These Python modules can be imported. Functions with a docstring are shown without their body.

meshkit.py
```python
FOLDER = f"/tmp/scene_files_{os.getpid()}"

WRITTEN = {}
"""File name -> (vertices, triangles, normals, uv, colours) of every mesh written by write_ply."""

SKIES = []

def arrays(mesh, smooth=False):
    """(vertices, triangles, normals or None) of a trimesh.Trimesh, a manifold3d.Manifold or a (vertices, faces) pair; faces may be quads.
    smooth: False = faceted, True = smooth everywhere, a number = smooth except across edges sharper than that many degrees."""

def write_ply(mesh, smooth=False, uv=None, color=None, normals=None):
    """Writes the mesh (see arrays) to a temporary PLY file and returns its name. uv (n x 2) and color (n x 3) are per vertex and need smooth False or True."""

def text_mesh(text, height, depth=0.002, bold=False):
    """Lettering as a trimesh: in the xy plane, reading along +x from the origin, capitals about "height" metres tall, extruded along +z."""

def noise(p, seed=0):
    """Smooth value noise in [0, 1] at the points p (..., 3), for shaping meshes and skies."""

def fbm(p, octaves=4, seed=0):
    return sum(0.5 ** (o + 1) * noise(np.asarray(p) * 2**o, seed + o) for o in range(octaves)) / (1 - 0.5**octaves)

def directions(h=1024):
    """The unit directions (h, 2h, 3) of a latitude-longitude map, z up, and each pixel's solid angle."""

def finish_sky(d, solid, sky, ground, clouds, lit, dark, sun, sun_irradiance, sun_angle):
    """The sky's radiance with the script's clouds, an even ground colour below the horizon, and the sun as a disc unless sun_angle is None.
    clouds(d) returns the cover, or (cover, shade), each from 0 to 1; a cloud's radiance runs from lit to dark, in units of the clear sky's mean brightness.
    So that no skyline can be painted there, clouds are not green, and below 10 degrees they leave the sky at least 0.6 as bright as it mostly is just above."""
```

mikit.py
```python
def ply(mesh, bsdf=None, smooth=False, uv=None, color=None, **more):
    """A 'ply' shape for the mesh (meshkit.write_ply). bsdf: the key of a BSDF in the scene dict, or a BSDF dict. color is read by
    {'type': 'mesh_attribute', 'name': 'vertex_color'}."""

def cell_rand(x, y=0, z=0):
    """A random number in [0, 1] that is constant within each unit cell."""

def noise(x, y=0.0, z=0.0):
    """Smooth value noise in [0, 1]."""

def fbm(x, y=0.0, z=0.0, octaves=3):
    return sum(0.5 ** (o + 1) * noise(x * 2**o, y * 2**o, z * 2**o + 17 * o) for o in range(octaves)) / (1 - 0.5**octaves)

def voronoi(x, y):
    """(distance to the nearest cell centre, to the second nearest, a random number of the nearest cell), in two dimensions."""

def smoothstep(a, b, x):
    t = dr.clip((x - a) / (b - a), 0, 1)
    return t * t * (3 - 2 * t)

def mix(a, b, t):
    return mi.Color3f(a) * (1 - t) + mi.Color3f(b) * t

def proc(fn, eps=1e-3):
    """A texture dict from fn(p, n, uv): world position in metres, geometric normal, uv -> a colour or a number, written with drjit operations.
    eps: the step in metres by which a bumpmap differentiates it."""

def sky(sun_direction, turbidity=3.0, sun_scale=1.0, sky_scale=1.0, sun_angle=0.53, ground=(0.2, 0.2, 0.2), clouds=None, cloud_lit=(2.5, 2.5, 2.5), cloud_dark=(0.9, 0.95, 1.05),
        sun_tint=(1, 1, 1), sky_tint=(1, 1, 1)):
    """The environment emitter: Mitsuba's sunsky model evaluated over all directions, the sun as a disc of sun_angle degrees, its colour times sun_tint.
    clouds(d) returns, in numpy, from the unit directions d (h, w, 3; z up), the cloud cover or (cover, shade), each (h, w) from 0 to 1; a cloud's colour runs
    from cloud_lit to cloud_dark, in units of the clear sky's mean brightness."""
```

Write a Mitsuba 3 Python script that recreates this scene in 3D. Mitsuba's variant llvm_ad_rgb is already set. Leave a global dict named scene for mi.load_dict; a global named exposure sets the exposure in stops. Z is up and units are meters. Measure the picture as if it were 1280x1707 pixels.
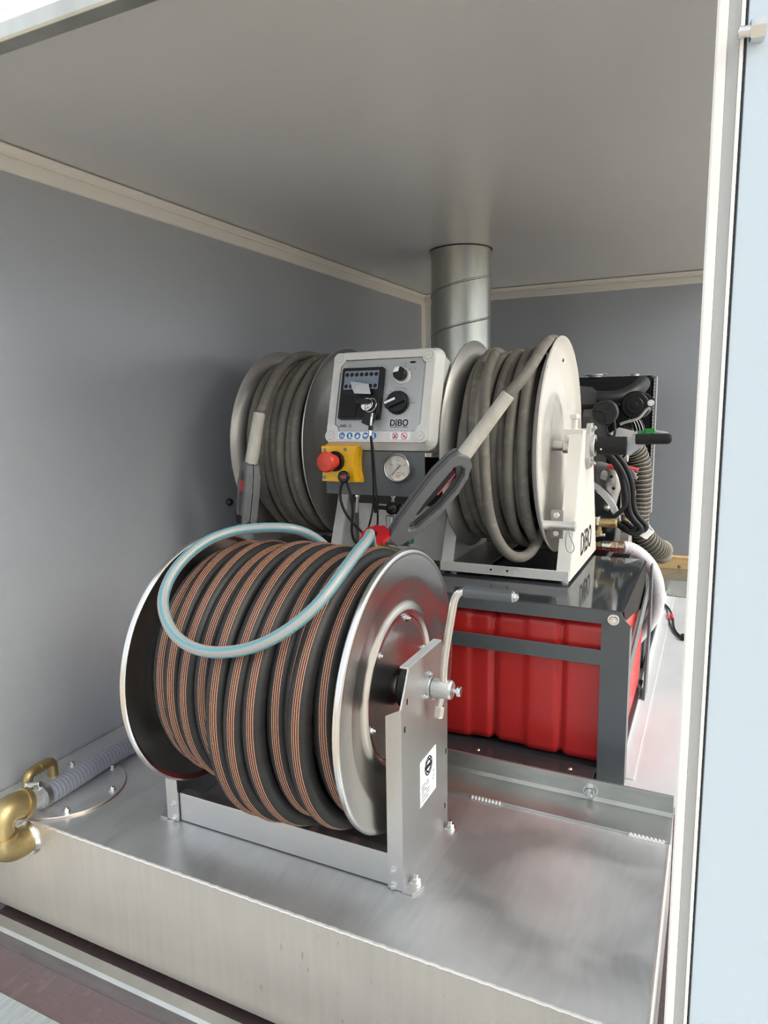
import math, random
import numpy as np, trimesh, shapely
import shapely.geometry as sg
from shapely import affinity
import drjit as dr
import mitsuba as mi
import mikit, meshkit
from mikit import proc, noise, fbm, smoothstep, mix

random.seed(7); rng = np.random.default_rng(7)
T4 = mi.ScalarTransform4f
Z0 = 1.6                       # height of the camera above the paving; all z below are relative to the camera
scene, labels = {'type': 'scene'}, {}

# ------------------------------------------------------------------ camera, sky, exposure
F_PX, YAW, PITCH, ROLL = 1150.48, 0.447873542, 0.152604499, 0.0156553
fw = np.array([0, math.cos(PITCH), -math.sin(PITCH)]); rt = np.array([1.0, 0, 0]); dn = np.cross(fw, rt)
r2 = math.cos(ROLL) * rt + math.sin(ROLL) * dn; d2 = -math.sin(ROLL) * rt + math.cos(ROLL) * dn
Rz = np.array([[math.cos(YAW), -math.sin(YAW), 0], [math.sin(YAW), math.cos(YAW), 0], [0, 0, 1.0]])
fwd, up = Rz @ fw, -(Rz @ d2)
scene['camera'] = {'type': 'perspective', 'fov_axis': 'y', 'fov': math.degrees(2 * math.atan(853.5 / F_PX)), 'near_clip': 0.02,
                   'to_world': T4().look_at(origin=[0, 0, Z0], target=[float(fwd[0]), float(fwd[1]), Z0 + float(fwd[2])], up=[float(v) for v in up])}
exposure = 3.5

def clouds(d):
    n = meshkit.fbm(d * np.array([2.2, 2.2, 4.0]), 4, 3)
    return 0.80 + 0.2 * n, np.clip((n - 0.35) * 1.6, 0, 1) * 0.6
scene['sky'] = mikit.sky((0.85, -0.12, 0.62), turbidity=4.0, sun_scale=0.25, sky_scale=1.0, sun_angle=40.0, ground=(0.42, 0.37, 0.31), sun_tint=(0.86, 1.0, 1.2),
                         clouds=clouds, cloud_lit=(1.2, 1.25, 1.32), cloud_dark=(0.80, 0.85, 0.93))

# ------------------------------------------------------------------ materials
def PR(base, rough=0.5, metal=0.0, spec=0.5, **k):
    b = base if isinstance(base, dict) else {'type': 'rgb', 'value': list(base)}
    r = rough if isinstance(rough, dict) else float(rough)
    return {'type': 'principled', 'base_color': b, 'roughness': r, 'metallic': float(metal), 'specular': float(spec), **k}

def panel_c(p, n, uv):
    f = fbm(p.x * 1.7, p.y * 1.7, p.z * 1.7)
    return mix((0.280, 0.298, 0.322), (0.300, 0.318, 0.342), f)
def steel_c(p, n, uv):
    w = fbm(p.x * 3, p.y * 3, p.z * 3)
    a = fbm(p.x * 4 + 3 + 3 * w, p.y * 4 - 2 * w, p.z * 4, 5)
    b = fbm(p.x * 110 + 20 * w, p.y * 16, p.z * 20, 2)
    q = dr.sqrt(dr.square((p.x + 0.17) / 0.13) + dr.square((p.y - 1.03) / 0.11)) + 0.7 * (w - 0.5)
    pale_patch = 1 - smoothstep(0.5, 1.15, q)  # paler oval area of the tank top
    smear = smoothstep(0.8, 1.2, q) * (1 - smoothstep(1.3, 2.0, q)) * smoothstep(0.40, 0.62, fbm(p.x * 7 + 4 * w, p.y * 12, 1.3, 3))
    return mix((0.40, 0.41, 0.405), (0.76, 0.765, 0.76), dr.clip(smoothstep(0.25, 0.75, a) * 0.75 + b * 0.25 + 0.45 * pale_patch - 0.45 * smear, 0, 1))
def reflect_c(p, n, uv):  # scuffed steel with the warm reflection of the surroundings put into its colour
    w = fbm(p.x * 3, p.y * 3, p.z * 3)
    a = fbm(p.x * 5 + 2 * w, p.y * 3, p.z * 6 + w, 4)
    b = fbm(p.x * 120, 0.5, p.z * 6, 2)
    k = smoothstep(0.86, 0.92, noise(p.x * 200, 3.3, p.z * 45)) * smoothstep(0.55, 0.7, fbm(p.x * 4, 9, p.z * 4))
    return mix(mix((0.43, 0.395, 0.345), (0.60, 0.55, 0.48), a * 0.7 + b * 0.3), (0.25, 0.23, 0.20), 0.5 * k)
def dull_c(p, n, uv):
    a = fbm(p.x * 14, p.y * 14, p.z * 50, 3)
    return mix((0.36, 0.37, 0.345), (0.58, 0.585, 0.555), a)
def steel_r(p, n, uv):
    a = fbm(p.x * 6 + 9, p.y * 6, p.z * 6, 4)
    return 0.24 + 0.26 * a
def deck_c(p, n, uv):
    a = fbm(p.x * 9, p.y * 5, 0.3, 4)
    return mix((0.55, 0.56, 0.57), (0.74, 0.745, 0.75), a)
def galv_c(p, n, uv):
    a = fbm(p.x * 28, p.y * 28, p.z * 9, 3)
    b = smoothstep(0.45, 0.7, fbm(p.x * 9, p.y * 9, p.z * 4))
    return mix((0.42, 0.43, 0.39), (0.66, 0.66, 0.60), 0.6 * a + 0.4 * b)
def ply_c(p, n, uv):
    a = noise(p.x * 700, p.y * 60, 0) * 0.5 + noise(p.x * 60, p.y * 700, 0) * 0.5
    s = smoothstep(0.80, 0.86, noise(p.x * 60, p.y * 60, 3))
    return mix(mix((0.095, 0.066, 0.070), (0.120, 0.086, 0.088), a), (0.22, 0.2, 0.19), s * 0.1)
def stripe_hose(p, n, uv):
    x = (uv.y - 0.5) * 0.116 + 0.0042 - 0.004 * (noise(uv.x * 1.7, 5.5) - 0.5)
    band = 1 - smoothstep(0.0052, 0.0062, dr.abs(x))
    def ln(c):
        return 1 - smoothstep(0.00038, 0.00065, dr.abs(x - c))
    l = dr.minimum(ln(-0.0051) + ln(-0.0018) + ln(0.0015) + ln(0.0049), 1)
    base = mix((0.010, 0.0102, 0.0105), (0.022, 0.022, 0.0225), fbm(p.x * 40, p.y * 40, p.z * 40))
    c = base * (1 - band) + mi.Color3f(0.055, 0.026, 0.020) * band
    return c * (1 - l) + mi.Color3f(0.52, 0.25, 0.145) * l
def garden_hose_c(p, n, uv):
    a = uv.y * 4
    t = dr.abs(a - dr.floor(a) - 0.5)
    s = smoothstep(0.32, 0.36, t)
    return mix((0.28, 0.285, 0.275), (0.085, 0.27, 0.32), s)
def press_c(p, n, uv):
    a = fbm(p.x * 22, p.y * 22, p.z * 22, 3)
    b = smoothstep(0.55, 0.75, fbm(p.x * 60 + 4, p.y * 60, p.z * 60))
    return mix(mix((0.105, 0.098, 0.083), (0.170, 0.158, 0.135), a), (0.23, 0.215, 0.185), b * 0.35)
def guard_c(p, n, uv):
    a = fbm(p.x * 50, p.y * 50, p.z * 20, 3)
    return mix((0.36, 0.34, 0.29), (0.56, 0.54, 0.48), a)
def wood_c(p, n, uv):
    a = noise(p.x * 3, p.y * 40, p.z * 90)
    return mix((0.52, 0.34, 0.15), (0.68, 0.48, 0.24), a)
def pave_c(p, n, uv):
    gx = dr.abs(p.x * 5 - dr.floor(p.x * 5) - 0.5); gy = dr.abs(p.y * 5 - dr.floor(p.y * 5) - 0.5)
    j = smoothstep(0.47, 0.49, dr.maximum(gx, gy))
    return mix(mix((0.50, 0.43, 0.34), (0.60, 0.53, 0.43), fbm(p.x * 3, p.y * 3, 0)), (0.2, 0.18, 0.15), j)
def suction_c(p, n, uv):
    a = uv.x * 110
    s = smoothstep(0.30, 0.40, dr.abs(a - dr.floor(a) - 0.5))
    return mix((0.19, 0.20, 0.235), (0.235, 0.25, 0.29), s)
def slate_c(p, n, uv):
    return mix((0.070, 0.080, 0.086), (0.088, 0.099, 0.105), fbm(p.x * 12, p.y * 12, p.z * 12))
def brush_c(p, n, uv):
    a = noise(p.x * 260, p.y * 16, 0.4)
    return mix((0.42, 0.47, 0.49), (0.62, 0.67, 0.69), a)

MATS = {
    'panel': PR(proc(panel_c), 0.26, spec=0.55),
    'ceiling_panel': PR((0.425, 0.432, 0.445), 0.30, spec=0.5),
    'door_panel': PR((0.50, 0.585, 0.645), 0.45),
    'cream': PR((0.61, 0.585, 0.545), 0.5),
    'cream_white': PR((0.78, 0.77, 0.72), 0.45),
    'recess_grey': PR((0.40, 0.41, 0.40), 0.45),
    'header_white': PR((0.86, 0.87, 0.86), 0.45),
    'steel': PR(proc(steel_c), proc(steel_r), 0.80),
    'reflect_steel': PR(proc(reflect_c), 0.42, 0.6),
    'dull_steel': PR(proc(dull_c), 0.36, 0.9),
    'deck': PR(proc(deck_c), 0.5, 0.35),
    'mirror': PR((0.68, 0.67, 0.65), 0.24, 1.0),
    'brushed': PR((0.58, 0.575, 0.56), 0.38, 0.95),
    'dull_flange': PR((0.52, 0.51, 0.49), 0.42, 0.85),
    'galv': PR(proc(galv_c), 0.33, 0.9),
    'galv_sill': PR(proc(brush_c), 0.4, 0.7),
    'bolt': PR((0.66, 0.66, 0.64), 0.22, 1.0),
    'weld': PR((0.74, 0.73, 0.69), 0.42, 0.8),
    'phenolic': PR(proc(ply_c), 0.42),
    'black_hose': PR(proc(stripe_hose), 0.48, spec=0.4),
    'garden_hose': PR(proc(garden_hose_c), 0.30, clearcoat=0.6, clearcoat_gloss=0.8),
    'press_hose': PR(proc(press_c), 0.55, spec=0.4),
    'guard': PR(proc(guard_c), 0.6),
    'wood': PR(proc(wood_c), 0.6),
    'paving': PR(proc(pave_c), 0.8),
    'suction': PR(proc(suction_c), 0.35),
    'slate': PR(proc(slate_c), 0.28),
    'slate_gloss': PR((0.026, 0.030, 0.034), 0.08),
    'pale_paint': PR((0.60, 0.585, 0.545), 0.32),
    'flange_paint': PR((0.62, 0.605, 0.57), 0.33, 0.25),
    'red_plastic': PR((0.46, 0.022, 0.020), 0.30),
    'red_button': PR((0.62, 0.055, 0.030), 0.4),
    'red_valve': PR((0.45, 0.012, 0.02), 0.3),
    'pink_red': PR((0.55, 0.07, 0.09), 0.45),
    'yellow': PR((0.78, 0.44, 0.015), 0.35),
    'box_grey': PR((0.60, 0.60, 0.575), 0.38),
    'alu_panel': PR((0.42, 0.435, 0.44), 0.42, 0.3),
    'black': PR((0.007, 0.007, 0.008), 0.38, spec=0.35),
    'black_matte': PR((0.010, 0.010, 0.0105), 0.6, spec=0.3),
    'rubber': PR((0.016, 0.0165, 0.018), 0.45, spec=0.35),
    'gun_grey': PR((0.125, 0.127, 0.130), 0.5),
    'mid_grey': PR((0.20, 0.20, 0.20), 0.45),
    'white': PR((0.80, 0.80, 0.79), 0.4),
    'sticker': PR((0.74, 0.76, 0.78), 0.4),
    'blue_print': PR((0.045, 0.16, 0.42), 0.45),
    'red_print': PR((0.55, 0.05, 0.06), 0.45),
    'screen': PR((0.16, 0.20, 0.25), 0.25),
    'brass': PR((0.43, 0.335, 0.165), 0.42, 0.9),
    'copper': PR((0.52, 0.38, 0.28), 0.35, 1.0),
    'silver_tag': PR((0.5, 0.5, 0.5), 0.4, 0.6),
    'cast_alu': PR((0.56, 0.56, 0.55), 0.42, 0.7),
    'rib_hose': PR((0.042, 0.037, 0.030), 0.5),
    'rib_wire': PR((0.40, 0.36, 0.29), 0.5),
    'white_hose': PR((0.74, 0.74, 0.75), 0.35),
    'white_hose_rib': PR((0.42, 0.42, 0.44), 0.4),
    'green': PR((0.01, 0.17, 0.03), 0.4),
    'dark_green': PR((0.02, 0.075, 0.055), 0.4),
    'dial': PR((0.60, 0.585, 0.53), 0.45),
    'glass': {'type': 'thindielectric'},
}
for k, v in MATS.items():
    scene['mat_' + k] = v

# ------------------------------------------------------------------ mesh helpers
def frame(o, ex, ey, ez):
    m = np.eye(4); m[:3, 0], m[:3, 1], m[:3, 2], m[:3, 3] = ex, ey, ez, o
    return m
def unit(v):
    v = np.asarray(v, float); return v / np.linalg.norm(v)
def basis(z, hint=(0, 0, 1)):
    z = unit(z); h = np.array(hint, float)
    if abs(z @ unit(h)) > 0.98: h = np.array([0, 1.0, 0])
    x = unit(np.cross(h, z)); return x, np.cross(z, x), z
def cat(*ms):
    return trimesh.util.concatenate([m for m in ms])
def xf(m, f):
    m = m.copy(); m.apply_transform(f); return m
def bx(x0, x1, y0, y1, z0, z1, c=0.0015):
    if x0 > x1: x0, x1 = x1, x0
    if y0 > y1: y0, y1 = y1, y0
    if z0 > z1: z0, z1 = z1, z0
    c = min(c, (x1 - x0) * .4, (y1 - y0) * .4, (z1 - z0) * .4)
    if c <= 0:
        return trimesh.creation.box(bounds=[[x0, y0, z0], [x1, y1, z1]])
    P = []
    for x, sx in ((x0, 1), (x1, -1)):
        for y, sy in ((y0, 1), (y1, -1)):
            for z, sz in ((z0, 1), (z1, -1)):
                P += [(x + sx * c, y + sy * c, z), (x + sx * c, y, z + sz * c), (x, y + sy * c, z + sz * c)]
    return trimesh.Trimesh(np.array(P)).convex_hull
def lathe(prof, o, axis, n=48, hint=(0, 0, 1)):
    """prof: (radius, height) from bottom to top; the solid of revolution about axis through o."""
    prof = np.array(prof, float); m = len(prof)
    a = np.arange(n) * 2 * np.pi / n
    x, y, z = basis(axis, hint)
    V, Fc = [], []
    for r, h in prof:
        V.append(np.asarray(o) + (np.cos(a)[:, None] * x + np.sin(a)[:, None] * y) * max(r, 0) + z * h)
    V = np.vstack(V)
    i = np.arange(n); j = (i + 1) % n
    for k in range(m - 1):
        A, Bq, C, D = k * n + i, k * n + j, (k + 1) * n + j, (k + 1) * n + i
        if prof[k + 1][0] > 1e-9: Fc.append(np.stack([A, C, D], 1))
        if prof[k][0] > 1e-9: Fc.append(np.stack([A, Bq, C], 1))
    Fc = np.vstack(Fc)
    t = trimesh.Trimesh(V, Fc, process=False)
    t.remove_unreferenced_vertices()
    return t
def cy(p0, p1, r, r1=None, n=24, c=None):
    p0, p1 = np.array(p0, float), np.array(p1, float)
    L = np.linalg.norm(p1 - p0); r1 = r if r1 is None else r1
    c = min(r, r1, L) * 0.12 if c is None else c
    return lathe([(0, 0), (r - c, 0), (r, c), (r1, L - c), (r1 - c, L), (0, L)], p0, p1 - p0, n)
def ring(p0, p1, ro, ri, n=32):
    L = float(np.linalg.norm(np.array(p1) - np.array(p0)))
    return lathe([(ri, 0), (ro, 0), (ro, L), (ri, L), (ri, 0)], p0, np.array(p1) - np.array(p0), n)
def hexn(p, axis, s, h):
    return lathe([(0, 0), (s * .94, 0), (s, h * .12), (s, h * .85), (s * .9, h), (0, h)], p, axis, 6)
def bolt(p, axis, s=0.008, thread=0.006):
    """washer, hexagon nut and thread end along axis"""
    p = np.array(p, float); a = unit(axis)
    ms = [cy(p, p + a * s * .22, s * 1.35, n=20), hexn(p + a * s * .2, a, s, s * .85)]
    if thread: ms.append(cy(p + a * s, p + a * (s + thread), s * .52, n=14))
    return cat(*ms)
def spline(pts, n):
    pts = np.array(pts, float)
    from scipy.interpolate import CubicSpline
    d = np.r_[0, np.cumsum(np.maximum(np.linalg.norm(np.diff(pts, axis=0), axis=1), 1e-6) ** 0.7)]
    return CubicSpline(d, pts)(np.linspace(0, d[-1], n))
def tube(P, r, n=14, ref=None, caps=True, uv=False):
    """A tube along the points P; r a number or one per point. ref: per-point outward vector (angle half a turn in uv)."""
    P = np.array(P, float); m = len(P); r = np.broadcast_to(np.asarray(r, float), (m,))
    t = np.gradient(P, axis=0); t /= np.linalg.norm(t, axis=1, keepdims=True)
    if ref is None:
        x = basis(t[0])[0]; X = [x]
        for k in range(1, m):
            x = X[-1] - t[k] * (X[-1] @ t[k]); X.append(unit(x))
        X = np.array(X)
    else:
        X = -np.array(ref, float); X = X - t * (X * t).sum(1, keepdims=True); X /= np.linalg.norm(X, axis=1, keepdims=True)
    Y = np.cross(t, X)
    k = n + 1 if uv else n
    a = np.arange(k) * 2 * np.pi / n
    V = (P[:, None] + r[:, None, None] * (np.cos(a)[None, :, None] * X[:, None] + np.sin(a)[None, :, None] * Y[:, None])).reshape(-1, 3)
    s = np.r_[0, np.cumsum(np.linalg.norm(np.diff(P, axis=0), axis=1))]
    U = np.stack([np.repeat(s, k), np.tile(np.arange(k) / n, m)], 1)
    i = np.arange(n); j = i + 1 if uv else (i + 1) % n
    Fc = [np.vstack([np.stack([q * k + i, q * k + j, (q + 1) * k + j], 1), np.stack([q * k + i, (q + 1) * k + j, (q + 1) * k + i], 1)]) for q in range(m - 1)]
    if caps:
        V = np.vstack([V, P[:1], P[-1:]]); U = np.vstack([U, [[0, .0]], [[s[-1], .0]]])
        c0, c1 = m * k, m * k + 1
        Fc += [np.stack([i * 0 + c0, j, i], 1), np.stack([i * 0 + c1, (m - 1) * k + i, (m - 1) * k + j], 1)]
    mesh = trimesh.Trimesh(V, np.vstack(Fc), process=False)
    return (mesh, U) if uv else mesh
def pipe(pts, r, n=12, k=40):
    return tube(spline(pts, k), r, n)
def prism(poly, f, h0, h1=None):
    if not hasattr(poly, 'exterior') and not hasattr(poly, 'geoms'): poly = sg.Polygon(poly)
    if h1 is None: h0, h1 = 0.0, h0
    if hasattr(poly, 'geoms'): return cat(*[prism(g, f, h0, h1) for g in poly.geoms])
    m = trimesh.creation.extrude_polygon(poly, h1 - h0, engine='earcut'); m.apply_translation([0, 0, h0])
    return xf(m, f)
YZ = frame((0, 0, 0), (0, 1, 0), (0, 0, 1), (1, 0, 0))            # 2-D (y, z), extruded along x
XZ = frame((0, 0, 0), (1, 0, 0), (0, 0, 1), (0, -1, 0))           # 2-D (x, z), extruded towards the camera side (-y)
XY = np.eye(4)
def soft(poly, r):
    p = sg.Polygon(poly) if not hasattr(poly, 'exterior') else poly
    return p.buffer(-r).buffer(r, quad_segs=4)

def emit(key, mesh, mat, smooth=35, uv=None, label=None):
    n, k = 1, key
    while k in scene:
        k = f'{key}_{n:03d}'; n += 1
    mesh = mesh.copy(); mesh.apply_translation([0, 0, Z0])
    scene[k] = mikit.ply(mesh, 'mat_' + mat, smooth=True if uv is not None else smooth, **({'uv': uv} if uv is not None else {}))
    if label: labels[k] = {'label': label}
    return k
def tag(key, label, cat_, group=None):
    labels[key] = {'label': label, 'category': cat_, **({'group': group} if group else {})}
    return key
def struct(key, mesh, mat, label=None, smooth=30):
    k = emit(key, mesh, mat, smooth); labels[k] = {'kind': 'structure'}
    if label: labels[k]['label'] = label
    return k
def part(root, name, mesh, mat, smooth=35, uv=None, label=None):
    return emit(root + '__' + name, mesh, mat, smooth, uv, label)
def text(s, h, f, depth=0.0006, bold=False, center=True, w=None):
    m = meshkit.text_mesh(s, h, depth, bold)
    b = m.bounds
    if w: m.apply_scale([w / (b[1][0] - b[0][0]), 1, 1]); b = m.bounds
    if center: m.apply_translation([-(b[0][0] + b[1][0]) / 2, -(b[0][1] + b[1][1]) / 2, 0])
    return xf(m, f)

# ------------------------------------------------------------------ the setting
XL, YB, ZC, ZT = -1.304, 3.19, 0.525, -0.78       # left wall, back wall, ceiling, tank and deck level
struct('ground', bx(-9, 9, -9, 9, -1.66, -1.60, 0), 'paving', 'beige paving outside the vehicle body')
struct('floor', bx(-1.36, 0.06, 0.60, 3.25, -1.09, -1.033, 0), 'phenolic', 'dark purple-brown phenolic deck board below the tank')
struct('wall_left', bx(-1.345, XL, 0.70, 3.23, -1.033, 0.57, 0), 'panel')
struct('wall_back', bx(-1.345, 0.05, YB, 3.23, -1.033, 0.57, 0), 'panel')
struct('ceiling', bx(-1.345, 0.05, 0.735, 3.23, ZC, 0.57, 0), 'ceiling_panel')
# cream corner profiles: left under the ceiling, back under the ceiling, upright in the corner
prof = [(0, -0.0022), (0.013, -0.0022), (0.014, -0.005), (0.006, -0.015), (0.006, -0.0215), (0.0025, -0.0225), (0.0025, -0.0262), (0.006, -0.0272), (0.006, -0.050), (0.003, -0.052), (0, -0.052)]
struct('trim_1', prism(sg.Polygon([(XL + a, ZC + b) for a, b in prof]).buffer(0), frame((0, 0.70, 0), (1, 0, 0), (0, 0, 1), (0, -1, 0)), -(YB - 0.70), 0), 'cream', 'cream corner strip between left wall and ceiling')
struct('trim_2', prism(sg.Polygon([(YB - a, ZC + b) for a, b in prof]).buffer(0), YZ, XL, 0.05), 'cream', 'cream corner strip between back wall and ceiling')
struct('trim_3', prism(sg.Polygon([(XL, YB), (XL + 0.036, YB), (XL + 0.036, YB - 0.004), (XL + 0.012, YB - 0.006), (XL + 0.006, YB - 0.012), (XL + 0.004, YB - 0.036), (XL, YB - 0.036)]).buffer(0), XY, -1.05, ZC - 0.04), 'cream', 'cream upright strip in the far corner')
part('trim_1', 'screw', lathe([(0, 0), (0.005, 0), (0.004, .002), (0, .003)], (XL + 0.006, 1.956, 0.513), (1, 0, 0), 12), 'bolt')
# header over the opening: galvanised edge inside a white profile
struct('trim_4', prism(soft([(0.716, 0.506), (0.742, 0.506), (0.742, 0.532), (0.714, 0.532), (0.714, 0.510)], 0.003), YZ, -1.36, 0.02), 'galv', 'galvanised steel edge under the header')
struct('trim_5', prism([(0.714, 0.528), (0.735, 0.528), (0.735, 1.30), (0.716, 1.30), (0.716, 0.546), (0.7175, 0.545), (0.7175, 0.543), (0.716, 0.542), (0.714, 0.535)], YZ, -1.40, 0.01), 'header_white', 'white header profile over the opening')
# right post: ribbed white profile with a black seal
post = sg.Polygon([(-0.0185, 0.742), (-0.0165, 0.740), (-0.0095, 0.740), (-0.0090, 0.7415), (-0.0090, 0.752), (0.0012, 0.752), (0.0012, 0.741), (0.0040, 0.741), (0.0046, 0.743), (0.0046, 0.790), (-0.0185, 0.790)])
struct('trim_6', prism(post, XY, -1.45, 0.90), 'cream_white', 'white ribbed post profile at the opening')
part('trim_6', 'insert', prism([(-0.0088, 0.7440), (0.0010, 0.7440), (0.0010, 0.7515), (-0.0088, 0.7515)], XY, -1.45, 0.90), 'recess_grey', label='grey strip filling the post recess')  # even grey strip filling the recess of the post
part('trim_6', 'seal', prism([(0.0046, 0.7425), (0.0062, 0.7425), (0.0062, 0.78), (0.0046, 0.78)], XY, -1.45, 0.90), 'rubber', label='black rubber seal')
struct('door_1', bx(0.0062, 0.95, 0.744, 0.784, -1.42, 0.90, 0.001), 'door_panel', 'pale blue-grey outer panel right of the post')
b1 = part('door_1', 'bolt', cat(hexn((0.0205, 0.735, 0.318), (-1, -0.1, 0), 0.0092, 0.012), cy((0.0095, 0.734, 0.318), (-0.001, 0.733, 0.318), 0.0050, n=20), bx(0.010, 0.0205, 0.735, 0.7445, 0.311, 0.325)), 'bolt')

struct('trim_7', bx(-1.42, XL - 0.001, 0.700, 0.734, -1.45, 0.80, 0.002), 'cream_white', 'white post profile at the left end of the opening')

# ------------------------------------------------------------------ floor-level metal
t = tag('sill_plate', 'bright brushed galvanised sill plate at the outer edge of the purple deck', 'sill plate')
emit(t, prism(soft([(0.30, -1.04), (0.683, -1.04), (0.683, -1.028), (0.30, -1.028)], 0.002), YZ, -1.36, 0.0), 'galv_sill')
t = tag('channel_rail', 'worn stainless channel rail lying on the purple deck below the tank', 'rail')
part(t, 'channel', prism(soft([(0.759, -1.033), (0.759, -1.0), (0.765, -0.996), (0.786, -0.996), (0.789, -0.999), (0.789, -1.033), (0.783, -1.033), (0.783, -1.003), (0.765, -1.003), (0.765, -1.033)], 0.0008), YZ, -1.300, -0.03), 'dull_steel')

t = tag('water_tank', 'low wide stainless water tank whose flat top carries the striped hose reel', 'tank')
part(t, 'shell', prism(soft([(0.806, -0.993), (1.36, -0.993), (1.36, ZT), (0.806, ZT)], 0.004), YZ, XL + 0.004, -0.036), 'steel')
part(t, 'front_sheet', bx(XL + 0.006, -0.038, 0.8045, 0.8065, -0.991, ZT - 0.002, 0.0006), 'reflect_steel', label='added scuffed front sheet with a warm reflection painted into its colour')  # thin sheet added to carry the painted warm reflection
wx = np.linspace(-1.15, -0.04, 340)
wp = np.stack([wx, 0.8068 + 0.0004 * np.sin(wx * 310), ZT - 0.0014 + 0.0003 * np.sin(wx * 230)], 1)
part(t, 'weld_seam', tube(wp, 0.0029 + 0.0003 * np.sin(wx * 640), 8), 'weld', label='silvery weld bead along the front edge')
wy = np.linspace(0.806, 1.225, 140)
part(t, 'weld_seam', tube(np.stack([-0.037 + 0.0004 * np.sin(wy * 900), wy, ZT - 0.001 + 0 * wy], 1), 0.0040, 8), 'weld', label='silvery weld bead along the right edge')
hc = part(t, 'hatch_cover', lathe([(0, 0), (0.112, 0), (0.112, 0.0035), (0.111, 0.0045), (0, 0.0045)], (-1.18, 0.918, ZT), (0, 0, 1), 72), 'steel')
part(t, 'hatch_gasket', lathe([(0, 0), (0.1135, 0), (0.1135, 0.0016), (0, 0.0016)], (-1.18, 0.918, ZT), (0, 0, 1), 72), 'copper', label='thin brownish gasket rim')
for k in range(6):
    a = math.radians(-43 + 60 * k)
    part(hc, 'bolt', bolt((-1.18 + 0.096 * math.cos(a), 0.918 + 0.096 * math.sin(a), ZT + 0.0045), (0, 0, 1), 0.006, 0.003), 'bolt')
part(t, 'port_collar', lathe([(0.020, 0), (0.0335, 0), (0.034, 0.003), (0.030, 0.010), (0.020, 0.010)], (-1.160, 0.806, -0.815), (0, -1, 0), 40), 'mirror')

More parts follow.
